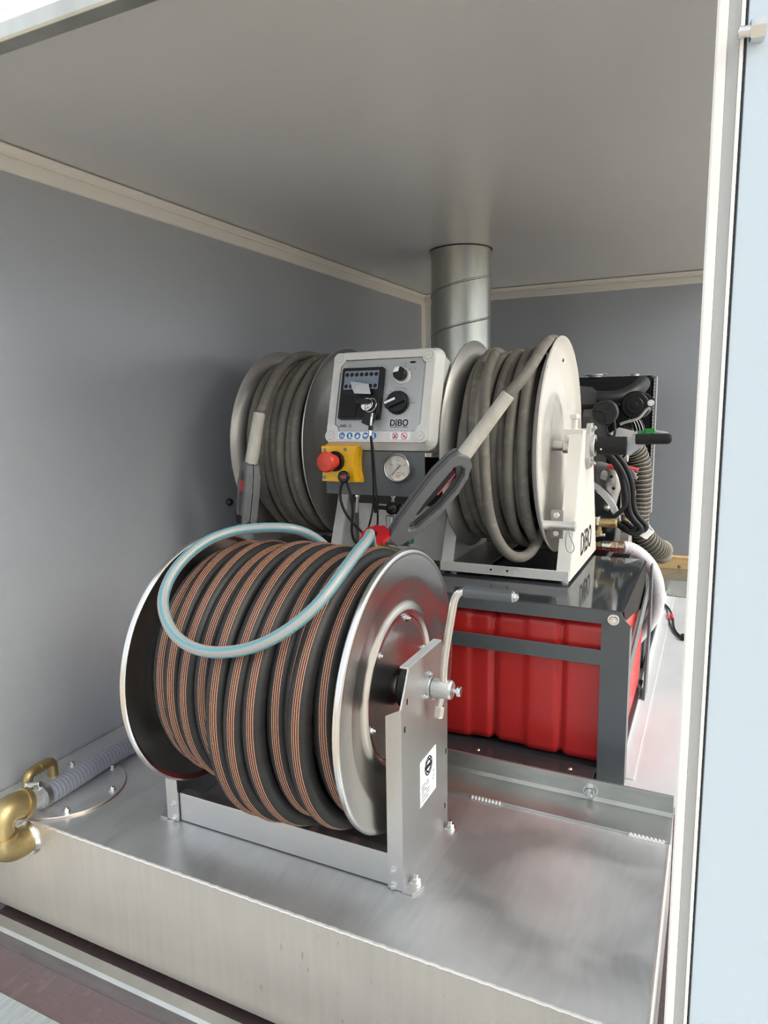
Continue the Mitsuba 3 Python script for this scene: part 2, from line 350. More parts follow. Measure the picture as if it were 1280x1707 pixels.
t = tag('deck_plate', 'bright bare metal deck sheet beside and behind the red tank', 'metal plate')
emit(t, bx(XL + 0.003, 0.02, 1.361, 3.185, ZT - 0.02, ZT - 0.003, 0.001), 'deck')
t = tag('deck_upstand', 'low bright folded metal strip along the right side of the support frame', 'metal strip')
emit(t, prism([(-0.150, ZT - 0.003), (-0.118, ZT - 0.003), (-0.118, ZT), (-0.147, ZT + 0.001), (-0.147, ZT + 0.022), (-0.150, ZT + 0.022)], XZ, -2.94, -1.43), 'deck')
t = tag('rear_ledge', 'grey metal ledge box along the foot of the back wall', 'ledge')
emit(t, bx(XL + 0.004, 0.03, 2.95, YB - 0.001, ZT - 0.003, -0.714, 0.003), 'galv')
t = tag('wooden_beam', 'yellowish knotty wooden beam lying on the ledge at the back wall', 'beam')
part(t, 'beam', bx(-0.62, 0.02, 3.150, 3.188, -0.714, -0.660, 0.002), 'wood')
part(t, 'knot', lathe([(0, 0), (0.008, 0), (0.006, 0.0006), (0, 0.0008)], (-0.112, 3.150, -0.702), (0, -1, 0), 14), 'copper', label='dark brown knot')

t = tag('angle_rail', 'dull stainless angle rail welded across the tank top in front of the red tank', 'angle rail')
part(t, 'angle', prism(soft([(1.228, ZT), (1.318, ZT), (1.318, -0.735), (1.312, -0.735), (1.312, ZT + 0.012), (1.306, ZT + 0.006), (1.228, ZT + 0.005)], 0.0006), YZ, -1.27, -0.036), 'dull_steel')
for x0, x1 in ((-0.405, -0.345), (-0.105, -0.045), (-0.72, -0.66)):
    q = np.linspace(x0, x1, 40)
    part(t, 'weld_bead', tube(np.stack([q, 1.2275 + 0 * q, ZT + 0.0015 + 0 * q], 1), 0.0045 + 0.0006 * np.sin(q * 900), 8), 'weld')
part(t, 'bolt', bolt((-0.187, 1.312, -0.757), (0, -1, 0), 0.0110, 0.010), 'bolt')
part(t, 'bolt', bolt((-0.62, 1.312, -0.757), (0, -1, 0), 0.0095, 0.008), 'bolt')

# ------------------------------------------------------------------ suction side: brass elbows and the grey hose
def elbow(p0, pc, p1, r, k=14):
    """a round elbow from p0 to p1 with the corner pc"""
    p0, pc, p1 = (np.array(v, float) for v in (p0, pc, p1)); s = np.linspace(0, 1, k)[:, None]
    R = min(np.linalg.norm(p0 - pc), np.linalg.norm(p1 - pc), r * 1.5)
    a, b = pc + unit(p0 - pc) * R, pc + unit(p1 - pc) * R
    P = np.vstack([p0[None], (1 - s) ** 2 * a + 2 * s * (1 - s) * pc + s ** 2 * b, p1[None]])
    P = P[np.r_[True, np.linalg.norm(np.diff(P, axis=0), axis=1) > 1e-5]]
    return tube(P, r, 28)
t = tag('brass_elbow', 'large brass double elbow on the front face of the stainless tank', 'pipe fitting')
part(t, 'lower_elbow', elbow((-1.160, 0.797, -0.815), (-1.160, 0.748, -0.815), (-1.160, 0.748, -0.775), 0.027), 'brass')
part(t, 'collar', ring((-1.160, 0.748, -0.787), (-1.160, 0.748, -0.776), 0.0295, 0.015), 'brass')
part(t, 'upper_elbow', elbow((-1.160, 0.748, -0.777), (-1.160, 0.748, -0.730), (-1.160, 0.800, -0.742), 0.0255), 'brass')
part(t, 'collar', ring((-1.160, 0.796, -0.741), (-1.160, 0.806, -0.744), 0.0285, 0.014), 'brass')
part(t, 'hose_tail', cy((-1.160, 0.800, -0.742), (-1.161, 0.845, -0.751), 0.0185, n=28), 'cast_alu', label='pale threaded hose tail')
t = tag('suction_hose', 'grey ribbed suction hose running from the brass elbow to behind the hose reel', 'hose')
hp = spline([(-1.1605, 0.832, -0.750), (-1.163, 0.90, -0.7545), (-1.170, 1.05, -0.7555), (-1.175, 1.19, -0.7555), (-1.18, 1.27, -0.712), (-1.18, 1.40, -0.705), (-1.18, 1.6, -0.72)], 260)
s_ = np.r_[0, np.cumsum(np.linalg.norm(np.diff(hp, axis=0), axis=1))]
m, U = tube(hp, 0.0200 + 0.0004 * np.sin(s_ * 2 * np.pi * 110), 24, uv=True)
part(t, 'hose', m, 'suction', uv=U)
part(t, 'clamp_band', ring((-1.1605, 0.838, -0.7505), (-1.161, 0.850, -0.7515), 0.0222, 0.017), 'bolt')
part(t, 'clamp_screw', cat(cy((-1.185, 0.832, -0.728), (-1.155, 0.836, -0.720), 0.0058, n=14), hexn((-1.185, 0.832, -0.728), (-1, -.1, -.2), 0.0075, 0.006), bx(-1.172, -1.156, 0.834, 0.848, -0.733, -0.722)), 'bolt')
t = tag('wall_elbow', 'small brass return bend standing on the tank near the left wall', 'pipe fitting')
part(t, 'elbow', elbow((-1.245, 0.872, -0.780), (-1.245, 0.872, -0.742), (-1.250, 0.91, -0.742), 0.0105), 'brass')
part(t, 'collar', ring((-1.249, 0.903, -0.742), (-1.250, 0.909, -0.742), 0.0122, 0.006), 'brass')
part(t, 'elbow', elbow((-1.249, 0.905, -0.742), (-1.252, 0.938, -0.742), (-1.252, 0.938, -0.780), 0.0105), 'brass')

# ------------------------------------------------------------------ the front hose reel
AY, AZ, FR = 1.025, -0.476, 0.238
reel = tag('hose_reel', 'stainless hose reel bolted on the tank top, holding the striped black hose', 'hose reel')
side = [(0.921, ZT + 0.001), (1.126, ZT + 0.001), (1.126, -0.505), (1.100, -0.412), (0.953, -0.412), (0.938, -0.440), (0.921, -0.468)]
lip = [(-0.446, ZT + 0.001), (-0.420, ZT + 0.001), (-0.420, -0.468), (-0.446, -0.452)]
def side_plate(x, s):
    """one upright of the reel: web, front lip, top lip, foot flange; s = +1 outward to the right"""
    web = prism(soft(side, 0.001), YZ, x - 0.0015, x + 0.0015)
    fl = prism([(x, ZT + 0.001), (x - s * 0.026, ZT + 0.001), (x - s * 0.026, -0.482), (x, -0.468)], XZ, -0.924, -0.921)
    tl = cat(bx(x - s * 0.015, x, 0.953, 1.100, -0.4135, -0.4105, 0.0006))
    foot = prism([(min(x, x + s * 0.028), 0.921), (max(x, x + s * 0.028), 0.921)] and
                 [(x, 0.919), (x + s * 0.018, 0.919), (x + s * 0.028, 0.945), (x + s * 0.028, 1.105), (x + s * 0.018, 1.128), (x, 1.128)], XY, ZT + 0.0005, ZT + 0.0035)
    return cat(web, fl, tl, foot)
for x, s in ((-0.420, 1), (-0.913, -1)):
    sp = part(reel, 'side_plate', side_plate(x, s), 'brushed', 20)
    for y in (0.950, 1.112):
        part(sp, 'bolt', bolt((x + s * 0.012, y, ZT + 0.0035), (0, 0, 1), 0.0075, 0.006), 'bolt')
    for z in (-0.744, -0.772):
        part(sp, 'bolt', bolt((x - s * 0.016, 0.921, z), (0, -1, 0), 0.0052, 0.002), 'bolt')
    if s > 0:
        for (y, z) in ((0.9445, -0.463), (0.934, -0.505), (1.112, -0.735), (1.118, -0.63)):
            part(sp, 'slot', bx(x + 0.0012, x + 0.0018, y - 0.0028, y + 0.0028, z - 0.005, z + 0.005, 0.0002), 'black')
lab = part(reel, 'label_plate', bx(-0.4185, -0.4178, 0.994, 1.067, -0.674, -0.592, 0.0002), 'sticker', label='white rating label')
LF_ = lambda y, z: frame((-0.4178, y, z), (0, 1, 0), (0, 0, 1), (1, 0, 0))
part(lab, 'emblem', cat(prism(sg.Point(0, 0).buffer(0.017).difference(sg.Point(0, 0).buffer(0.0145)), LF_(1.031, -0.614), 0.0003),
                        prism(sg.Point(0, 0).buffer(0.0125).difference(sg.Point(0, 0).buffer(0.009)), LF_(1.031, -0.614), 0.0003),
                        prism(sg.box(-0.016, -0.0035, 0.016, 0.0035), LF_(1.031, -0.614), 0.0003),
                        *[prism(sg.box(-0.0016, 0.010, 0.0016, 0.0165), LF_(1.031, -0.614) @ trimesh.transformations.rotation_matrix(a, (0, 0, 1)), 0.0003) for a in np.arange(8) * math.pi / 4]), 'black', 0)
part(lab, 'print', cat(*[prism(sg.box(0, 0, w, 0.0016), LF_(y, z), 0.0003) for (y, z, w) in
     ((1.000, -0.640, 0.018), (1.022, -0.640, 0.010), (1.000, -0.645, 0.014), (1.020, -0.645, 0.014), (1.000, -0.650, 0.022), (1.000, -0.655, 0.012), (1.018, -0.655, 0.016),
      (1.000, -0.661, 0.018), (1.022, -0.661, 0.012), (1.000, -0.667, 0.030))],
     prism(sg.Point(0, 0).buffer(0.005).difference(sg.Point(0, 0).buffer(0.004)), LF_(1.054, -0.646), 0.0003), text('CE', 0.005, LF_(1.054, -0.634), 0.0003)), 'mid_grey', 0)
part(reel, 'front_crossbar', cat(bx(-0.887, -0.446, 0.926, 0.929, ZT + 0.002, -0.722, 0.0006), bx(-0.887, -0.446, 0.926, 0.945, -0.725, -0.722, 0.0006)), 'brushed')
part(reel, 'rear_crossbar', bx(-0.913, -0.420, 1.119, 1.122, ZT + 0.002, -0.700, 0.0006), 'brushed')
# flanges: profile over (radius, distance towards the outside)
fprof = [(0.018, 0.000), (0.045, 0.000), (0.08, 0.0), (0.110, 0.000), (0.122, 0.001), (0.128, 0.006), (0.133, 0.007), (0.139, 0.004), (0.150, 0.001), (0.182, 0.005), (0.192, 0.0085), (0.226, 0.0095), (0.229, 0.0115)]
fl_full = fprof + [(0.229 + 0.006 * math.sin(a) + 0.003, 0.0115 - 0.006 + 0.006 * math.cos(a)) for a in np.linspace(0.2, 2.9, 7)] + [(0.226, 0.006), (0.192, 0.006), (0.182, 0.0025), (0.150, -0.0015), (0.139, 0.0015), (0.128, 0.003), (0.110, -0.0025), (0.018, -0.0025), (0.018, 0.0)]
for x, s in ((-0.468, 1), (-0.862, -1)):
    fl = part(reel, 'flange', lathe(fl_full[::-1], (x, AY, AZ), (s, 0, 0), 128), 'mirror', 40)
    for k in range(6):
        a = math.radians(75 + 60 * k)
        part(fl, 'bolt', bolt((x, AY + 0.116 * math.cos(a), AZ + 0.116 * math.sin(a)), (s, 0, 0), 0.0055, 0.004), 'bolt')
part(reel, 'drum', cy((-0.850, AY, AZ), (-0.482, AY, AZ), 0.130, n=48), 'brushed')
part(reel, 'axle', cy((-0.910, AY, AZ), (-0.423, AY, AZ), 0.017, n=24), 'brushed')
part(reel, 'bearing_housing', cy((-0.463, AY, AZ), (-0.4225, AY, AZ), 0.034, n=36), 'black')  # added black cylinder, stands for the dark reflection between flange and upright
hub = part(reel, 'swivel', cat(cy((-0.419, AY + .018, AZ), (-0.414, AY + .018, AZ), 0.021, n=28), cy((-0.415, AY + .018, AZ), (-0.378, AY + .018, AZ), 0.0165, n=32, c=0.003)), 'brushed')
part(hub, 'bolt', cat(cy((-0.378, AY + .018, AZ), (-0.370, AY + .018, AZ), 0.004, n=14), hexn((-0.370, AY + .018, AZ), (1, 0, 0), 0.0085, 0.007)), 'bolt')
part(hub, 'drain_fitting', cat(cy((-0.396, AY + .014, AZ - .014), (-0.399, AY + .010, AZ - .032), 0.0052, n=16), hexn((-0.3985, AY + .011, AZ - .028), (-0.1, -.15, -1), 0.0085, 0.020)), 'bolt')
for a in (100, 200, 290):
    part(hub, 'screw', bolt((-0.4185, AY + .018 + 0.025 * math.cos(math.radians(a)), AZ + 0.025 * math.sin(math.radians(a))), (1, 0, 0), 0.0042, 0.003), 'bolt')
cr = part(reel, 'crank_arm', tube(spline([(-0.394, AY + .018, AZ + 0.010), (-0.388, AY + .016, -0.400), (-0.377, AY + .015, -0.335), (-0.372, AY + .015, -0.314), (-0.364, AY + .015, -0.304), (-0.350, AY + .015, -0.3015)], 36), 0.0068, 18), 'mirror')
part(reel, 'crank_grip', cat(cy((-0.357, AY + .015, -0.3015), (-0.276, AY + .015, -0.3015), 0.0098, n=24)), 'slate', label='dark grey plastic crank grip')
part(reel, 'grip_bolt', bolt((-0.276, AY + .015, -0.3015), (1, 0, 0), 0.0068, 0.002), 'bolt')

# ------------------------------------------------------------------ the black hose with orange stripes, wound on it
def wound(xs, rs, dz, back=0.75, n=110, ccw=False):
    """loops around the reel axis: loop k keeps xs[k], rs[k] over the front and shifts to loop k + 1 at the back"""
    P, N = [], []
    for k in range(len(xs)):
        ph = np.linspace(-math.pi, math.pi, n, endpoint=k == len(xs) - 1)
        nxt, prv = min(k + 1, len(xs) - 1), max(k - 1, 0)
        def bl(v):
            s = np.clip((np.abs(ph) / math.pi - back) / (1 - back), 0, 1) ** 2 * (3 - 2 * np.clip((np.abs(ph) / math.pi - back) / (1 - back), 0, 1))
            other = np.where(ph > 0, (v[k] + v[nxt]) / 2, (v[k] + v[prv]) / 2)
            return v[k] * (1 - s) + other * s
        x, r, d = bl(xs), bl(rs), bl(dz)
        wob = 0.003 * np.sin(ph * 2 + k * 1.9)
        P.append(np.stack([x + wob, -r * np.cos(ph), -r * np.sin(ph) + d], 1)); N.append(np.stack([0 * ph, -np.cos(ph), -np.sin(ph)], 1))
    return np.vstack(P), np.vstack(N)
t = tag('striped_hose', 'thick black rubber hose with orange-brown stripes wound on the front reel', 'hose')
xs = np.array([-0.815, -0.789, -0.750, -0.715, -0.677, -0.640, -0.604, -0.574, -0.553, -0.527, -0.497])
rs = np.array([0.190, 0.198, 0.204, 0.204, 0.229, 0.230, 0.227, 0.211, 0.203, 0.222, 0.200])
dz = np.array([0.010, 0.012, 0.010, 0.006, -0.012, -0.013, -0.012, -0.006, -0.002, -0.004, 0.002])
P, N = wound(xs, rs, dz)
m, U = tube(P + np.array([0, AY, AZ]), 0.0185, 28, ref=N, uv=True)
part(t, 'outer_winding', m, 'black_hose', uv=U)
xi = np.linspace(-0.828, -0.505, 9)
P, N = wound(xi, np.full(9, 0.152), np.zeros(9))
m, U = tube(P + np.array([0, AY, AZ]), 0.0185, 20, ref=N, uv=True)
part(t, 'inner_winding', m, 'black_hose', uv=U)

t = tag('garden_hose', 'grey garden hose with turquoise stripes looped over the striped hose', 'hose')
gp = spline([(-0.650, 1.285, -0.302), (-0.600, 1.19, -0.262), (-0.545, 1.075, -0.226), (-0.506, 0.985, -0.2175), (-0.501, 0.925, -0.235), (-0.513, 0.853, -0.282), (-0.546, 0.818, -0.318), (-0.588, 0.800, -0.344), (-0.637, 0.792, -0.360), (-0.692, 0.789, -0.365),
             (-0.744, 0.796, -0.354), (-0.780, 0.812, -0.331), (-0.800, 0.830, -0.307), (-0.809, 0.864, -0.275), (-0.805, 0.906, -0.246), (-0.791, 0.954, -0.226), (-0.765, 0.99, -0.217), (-0.735, 1.018, -0.216), (-0.702, 1.045, -0.221), (-0.678, 1.085, -0.238), (-0.664, 1.125, -0.268), (-0.660, 1.165, -0.315), (-0.662, 1.19, -0.37)], 220)
rad = np.hypot(gp[:, 1] - AY, gp[:, 2] - AZ); k_ = 1 + np.maximum(0.2605 / rad - 1, 0) * np.clip((1.13 - gp[:, 1]) / 0.12, 0, 1) ** 2
gp[:, 1], gp[:, 2] = AY + (gp[:, 1] - AY) * k_, AZ + (gp[:, 2] - AZ) * k_
m, U = tube(gp, 0.0092, 22, uv=True)
part(t, 'hose', m, 'garden_hose', uv=U)

# ------------------------------------------------------------------ support frame, red tank
sup = tag('support_frame', 'dark slate-grey steel support frame around the red tank, carrying the hose reels', 'steel frame')
YF, ZTOP, XR = 1.400, -0.412, -0.134
part(sup, 'top_plate', prism([(-1.26, YF), (-0.148, YF), (-0.151, 1.46), (-0.151, 1.905), (-1.26, 1.905)], XY, ZTOP - 0.003, ZTOP), 'slate_gloss')
part(sup, 'front_rail', bx(-1.26, -0.188, YF, YF + 0.003, -0.443, ZTOP, 0.0008), 'slate')
part(sup, 'middle_rail', bx(-1.26, -0.188, YF, YF + 0.003, -0.531, -0.498, 0.0008), 'slate')
for x0, x1, s in ((-0.189, XR, 1), (-1.262, -1.207, -1)):
    leg = [(x0, ZT - 0.003), (x1, ZT - 0.003), (x1, -0.440), (x1 - 0.012, -0.428), (x1 - 0.018, ZTOP - 0.001), (x0, ZTOP - 0.001)] if s > 0 else [(x0, ZT - 0.003), (x1, ZT - 0.003), (x1, ZTOP - 0.001), (x0, ZTOP - 0.001)]
    web = bx(x1 - 0.003, x1, YF, YF + 0.040, ZT - 0.003, -0.452, 0.0006) if s > 0 else bx(x0, x0 + 0.003, YF, YF + 0.04, ZT - 0.003, -0.46, 0.0006)
    part(sup, 'front_leg', cat(prism(leg, XZ, -(YF + 0.003), -YF), web), 'slate', 20)
    xr = XR if s > 0 else -1.26
    part(sup, 'rear_leg', cat(prism([(1.845, ZT - 0.003), (1.93, ZT - 0.003), (1.985, -0.60), (1.985, -0.475), (1.955, -0.432), (1.925, -0.432), (1.925, -0.60)], YZ, xr - 0.006, xr)), 'slate', 20)
    part(sup, 'brace', prism([(1.445, -0.590), (1.445, -0.555), (1.930, -0.470), (1.930, -0.520)], YZ, xr - 0.010, xr - 0.006), 'slate', 20)
part(sup, 'side_panel', prism([(1.42, -0.4155), (1.905, -0.4155), (1.925, -0.545), (1.60, -0.475), (1.44, -0.445)], YZ, -0.1515, -0.1485), 'black_matte', 20, label='black side panel under the top plate')
for x, z in ((-0.166, -0.431), (-0.60, -0.428)):
    part(sup, 'bolt', bolt((x, YF, z), (0, -1, 0), 0.0085, 0.004), 'bolt')
tr = part(sup, 'bottom_tray', cat(bx(-1.13, -0.145, YF + 0.003, 1.935, -0.768, -0.7575, 0.001), bx(-1.13, -0.190, YF - 0.045, YF + 0.003, -0.760, -0.757, 0.001)), 'slate_gloss')
for x in (-0.440, -0.240, -0.66):
    part(tr, 'screw', lathe([(0, 0), (0.006, 0), (0.004, .003), (0, .0035)], (x, YF - 0.022, -0.757), (0, 0, 1), 14), 'copper')

fu = tag('red_tank', 'red ribbed plastic tank inside the dark steel frame', 'tank')
def ribbed():
    """rounded box whose front and top carry broad grooves"""
    x = np.linspace(-1.12, -0.153, 240); V = []
    g = np.zeros_like(x)
    for c in (-0.27, -0.418, -0.60, -0.75, -0.90, -1.05):
        g += 0.0065 * np.exp(-((x - c) / 0.0075) ** 2)
    step = 0.006 * (np.tanh((x + 0.345) / 0.006) - np.tanh((x + 0.475) / 0.006)) * -0.5 * 0.6
    end = np.minimum(np.minimum((x + 1.12), (-0.153 - x)) / 0.03, 1); end = np.sqrt(np.clip(1 - (1 - end) ** 2, 0.0, 1))
    prof = []
    y0, y1, z0, z1, r = 1.416, 1.930, -0.757, -0.446, 0.022
    for cyy, czz, a0 in ((y0 + r, z0 + r, 180), (y1 - r, z0 + r, 270), (y1 - r, z1 - r, 0), (y0 + r, z1 - r, 90)):
        for a in np.radians(np.linspace(a0, a0 + 90, 9)):
            prof.append((cyy + r * math.cos(a), czz + r * math.sin(a)))
    prof.append(prof[0]); prof = np.array(prof)
    seg = []
    for a, b in zip(prof[:-1], prof[1:]):
        k = max(1, int(np.linalg.norm(b - a) / 0.012)); seg.append(a + (b - a) * (np.arange(k) / k)[:, None])
    prof = np.vstack(seg); m = len(prof)
    c = np.array([(y0 + y1) / 2, (z0 + z1) / 2]); d = prof - c; nrm = np.stack([np.sign(d[:, 0]) * (np.abs(d[:, 0]) > 0.19), np.sign(d[:, 1]) * (np.abs(d[:, 1]) > 0.12)], 1)
    line = 0.0018 * (np.exp(-((prof[:, 1] + 0.668) / 0.003) ** 2) + np.exp(-((prof[:, 1] + 0.682) / 0.003) ** 2)) * (prof[:, 0] < 1.5)
    for i, xx in enumerate(x):
        sh = 0.85 + 0.15 * end[i]
        q = c + d * np.array([1 - 0.035 * (1 - end[i]) * 2, 1 - 0.05 * (1 - end[i]) * 2]) - nrm * (g[i] + step[i]) - np.stack([-line, 0 * line], 1)
        V.append(np.column_stack([np.full(m, xx), q]))
    V = np.vstack(V); i = np.arange(m); j = (i + 1) % m; Fc = []
    for k in range(len(x) - 1):
        Fc += [np.stack([k * m + i, (k + 1) * m + j, k * m + j], 1), np.stack([k * m + i, (k + 1) * m + i, (k + 1) * m + j], 1)]
    e0, e1 = len(V), len(V) + 1; V = np.vstack([V, [[x[0], *c]], [[x[-1], *c]]]); L = (len(x) - 1) * m
    Fc += [np.stack([i * 0 + e0, i, j], 1), np.stack([i * 0 + e1, L + j, L + i], 1)]
    mm = trimesh.Trimesh(V, np.vstack(Fc), process=False)
    trimesh.repair.fix_normals(mm); return mm
part(fu, 'body', ribbed(), 'red_plastic', 50)
part(fu, 'cap', cat(cy((-0.487, 1.455, -0.452), (-0.487, 1.455, -0.432), 0.024, n=28), bx(-0.505, -0.469, 1.452, 1.458, -0.433, -0.428)), 'black', label='black screw cap')
part(fu, 'seam', bx(-0.155, -0.1515, 1.47, 1.88, -0.628, -0.622, 0.001), 'red_plastic')

t = tag('black_tray', 'black plastic box standing behind the support frame by the bright deck', 'box')
emit(t, bx(-0.204, -0.158, 2.05, 2.45, ZT - 0.003, -0.665, 0.014), 'black', 40)

# ------------------------------------------------------------------ pressure hose reels on the frame
PY, PZ, PR_ = 1.74, -0.104, 0.264
pprof = [(0.018, 0.0), (0.04, 0.0), (0.07, 0.0), (0.11, 0.0), (0.150, 0.0), (0.175, 0.0), (0.195, 0.000), (0.207, 0.004), (0.236, 0.006), (0.252, 0.014), (PR_ - 0.003, 0.022), (PR_, 0.0225), (PR_ + 0.001, 0.020), (PR_ - 0.001, 0.0185), (0.253, 0.011), (0.237, 0.003), (0.207, 0.001), (0.195, -0.0025), (0.018, -0.0025), (0.018, 0.0)]
def pressure_reel(xa, xb, xpl, xpr, label, outer):
    r = tag(emit_root('pressure_reel'), label, 'hose reel', 'pressure hose reels')
    zb, yf, yb = -0.405, 1.565, 1.935
    plate = [(yf + 0.005, zb), (yb + 0.02, zb), (1.835, -0.066), (1.70, -0.066)]
    for x, s in ((xpl, 1), (xpr, -1)):
        lipx = x + s * 0.030
        e = [(yf + 0.005, zb), (1.700, -0.066)]
        d = unit(np.array([e[1][0] - e[0][0], e[1][1] - e[0][1]])); nrm = np.array([-d[1], d[0]])
        lipm = prism([(*e[0],), (*e[1],), tuple(np.array(e[1]) + nrm * 0.003), tuple(np.array(e[0]) + nrm * 0.003)], YZ, min(x, lipx), max(x, lipx))
        topm = bx(min(x, x + s * 0.045), max(x, x + s * 0.045), 1.70, 1.835, -0.069, -0.066, 0.0006)
        p = part(r, 'side_plate', cat(prism(plate, YZ, x - 0.0015, x + 0.0015), lipm, topm), 'pale_paint', 20)
    part(r, 'front_rail', cat(bx(xpl, xpr, yf, yf + 0.003, zb, zb + 0.024, 0.0008), bx(xpl, xpr, yf, yf + 0.03, zb, zb + 0.003, 0.0008)), 'pale_paint')
    part(r, 'rear_rail', bx(xpl, xpr, yb + .012, yb + 0.015, zb, zb + 0.05, 0.0008), 'mid_grey')
    part(r, 'base_plate', bx(xpl + 0.002, xpl + 0.10, yf + 0.03, yb, zb, zb + 0.004, 0.0008), 'brushed')
    part(r, 'flange', lathe(pprof[::-1], (xa - 0.012, PY, PZ), (1, 0, 0), 112), outer, 40)
    part(r, 'flange', lathe(pprof[::-1], (xb + 0.014, PY, PZ), (-1, 0, 0), 112), 'dull_flange', 40)
    part(r, 'drum', cy((xb + .014, PY, PZ), (xa - .012, PY, PZ), 0.15, n=48), 'brushed')
    part(r, 'axle', cy((xpl + .003, PY, PZ), (xpr - .003, PY, PZ), 0.0135, n=24), 'brushed')
    for x in (xpl + 0.03, xpr - 0.012):
        part(r, 'foot', bolt((x, yf + 0.018, ZTOP), (0, 0, 1), 0.0075, 0.0), 'bolt')
    for x in (xpl + 0.13, xpl + 0.17):
        part(r, 'hole', cy((x, yf - 0.0004, zb + 0.013), (x, yf + 0.001, zb + 0.013), 0.0028, n=12), 'black')
    return r
def emit_root(name):
    n, k = 1, name
    while any(q == k or q.startswith(k + '__') for q in scene): k = f'{name}_{n:03d}'; n += 1
    return k
ra = pressure_reel(-0.3525, -0.559, -0.600, -0.287, 'pale pressure hose reel right of the control box, beside the dark engine', 'flange_paint')
rb = pressure_reel(-0.9425, -1.150, -1.205, -0.890, 'pressure hose reel left of the control box, near the left wall', 'dull_flange')
for a in (72, 122):
    part(ra, 'slot', cy((-0.3608, PY + 0.222 * math.cos(math.radians(a)), PZ + 0.222 * math.sin(math.radians(a))), (-0.3575, PY + 0.222 * math.cos(math.radians(a)), PZ + 0.222 * math.sin(math.radians(a))), 0.0045, n=12), 'black')
# right-hand hardware of the right reel
part(ra, 'bearing_flange', cat(prism(soft(sg.Polygon([(-.055, -.018), (-.03, -.035), (.03, -.035), (.055, -.018), (.055, .018), (.03, .035), (-.03, .035), (-.055, .018)]), 0.006), frame((-0.2855, 1.765, -0.105), (0, 0, 1), (0, -1, 0), (1, 0, 0)), 0.010),
     cy((-0.276, 1.765, -0.105), (-0.266, 1.765, -0.105), 0.027, n=28)), 'cast_alu')
for z in (-0.062, -0.148):
    part(ra, 'bolt', bolt((-0.2755, 1.765, z), (1, 0, 0), 0.0075, 0.004), 'bolt')
part(ra, 'tab', bx(-0.330, -0.285, 1.694, 1.697, -0.092, -0.062, 0.0008), 'pale_paint')
part(ra, 'bolt', lathe([(0, 0), (0.005, 0), (0.0045, .003), (0, .004)], (-0.320, 1.694, -0.080), (0, -1, 0), 14), 'bolt')
part(ra, 'hole', cy((-0.303, 1.6935, -0.088), (-0.303, 1.695, -0.088), 0.003, n=12), 'black')
part(ra, 'lock_bolt', cat(cy((-0.309, 1.712, -0.066), (-0.309, 1.712, -0.036), 0.0075, n=18), hexn((-0.309, 1.712, -0.038), (0, 0, 1), 0.012, 0.011)), 'flange_paint')
part(ra, 'axle_sleeve', cy((-0.338, PY - .01, PZ - 0.004), (-0.302, PY - .01, PZ - 0.004), 0.0145, n=24), 'brushed')
bk = part(ra, 'brake_bracket', bx(-0.334, -0.306, 1.585, 1.588, -0.309, -0.243, 0.001), 'mid_grey', label='grey square bracket')
for z in (-0.255, -0.297):
    part(bk, 'bolt', hexn((-0.321, 1.585, z), (0, -1, 0), 0.0075, 0.004), 'bolt')
part(ra, 'brake_pin', cat(cy((-0.350, 1.575, -0.277), (-0.278, 1.575, -0.277), 0.0105, n=24), cy((-0.279, 1.575, -0.277), (-0.276, 1.575, -0.277), 0.0118, n=24)), 'cast_alu')
part(ra, 'spring_clip', tube(spline([(-0.291, 1.560, -0.280), (-0.293, 1.556, -0.305), (-0.291, 1.555, -0.325), (-0.283, 1.555, -0.334), (-0.275, 1.555, -0.327), (-0.277, 1.556, -0.312), (-0.284, 1.558, -0.298), (-0.286, 1.560, -0.280)], 40), 0.0012, 8), 'bolt')
ck = part(ra, 'crank', cat(cy((-0.262, 1.765, -0.105), (-0.192, 1.765, -0.105), 0.0225, n=36, c=0.002)), 'black_matte', label='black plastic crank hub')
part(ck, 'set_screw', lathe([(0, 0), (0.003, 0), (0.0025, .001), (0, .001)], (-0.25, 1.7425, -0.112), (0, -1, 0), 10), 'bolt')
part(ra, 'crank_arm', prism(soft([(-0.192, -0.083), (-0.192, -0.128), (-0.184, -0.127), (-0.160, -0.108), (-0.150, -0.094), (-0.158, -0.078)], 0.003), XZ, -1.777, -1.757), 'alu_panel')
part(ra, 'crank_grip', lathe([(0, 0), (0.0115, 0), (0.0125, 0.003), (0.0125, 0.030), (0.0118, 0.031), (0.0125, 0.032), (0.0125, 0.070), (0.010, 0.077), (0.005, 0.080), (0, 0.0805)], (-0.172, 1.752, -0.088), (1, 0, 0.02), 28), 'black_matte', label='black plastic crank grip')
tf = lambda y, z: frame((-0.2855, y, z), (0, 1, 0), (0, 0, 1), (1, 0, 0))
part(ra, 'lettering', text('DiBO', 0.054, tf(1.785, -0.345), 0.0006, True, w=0.155), 'black', 0, label='black brand lettering')

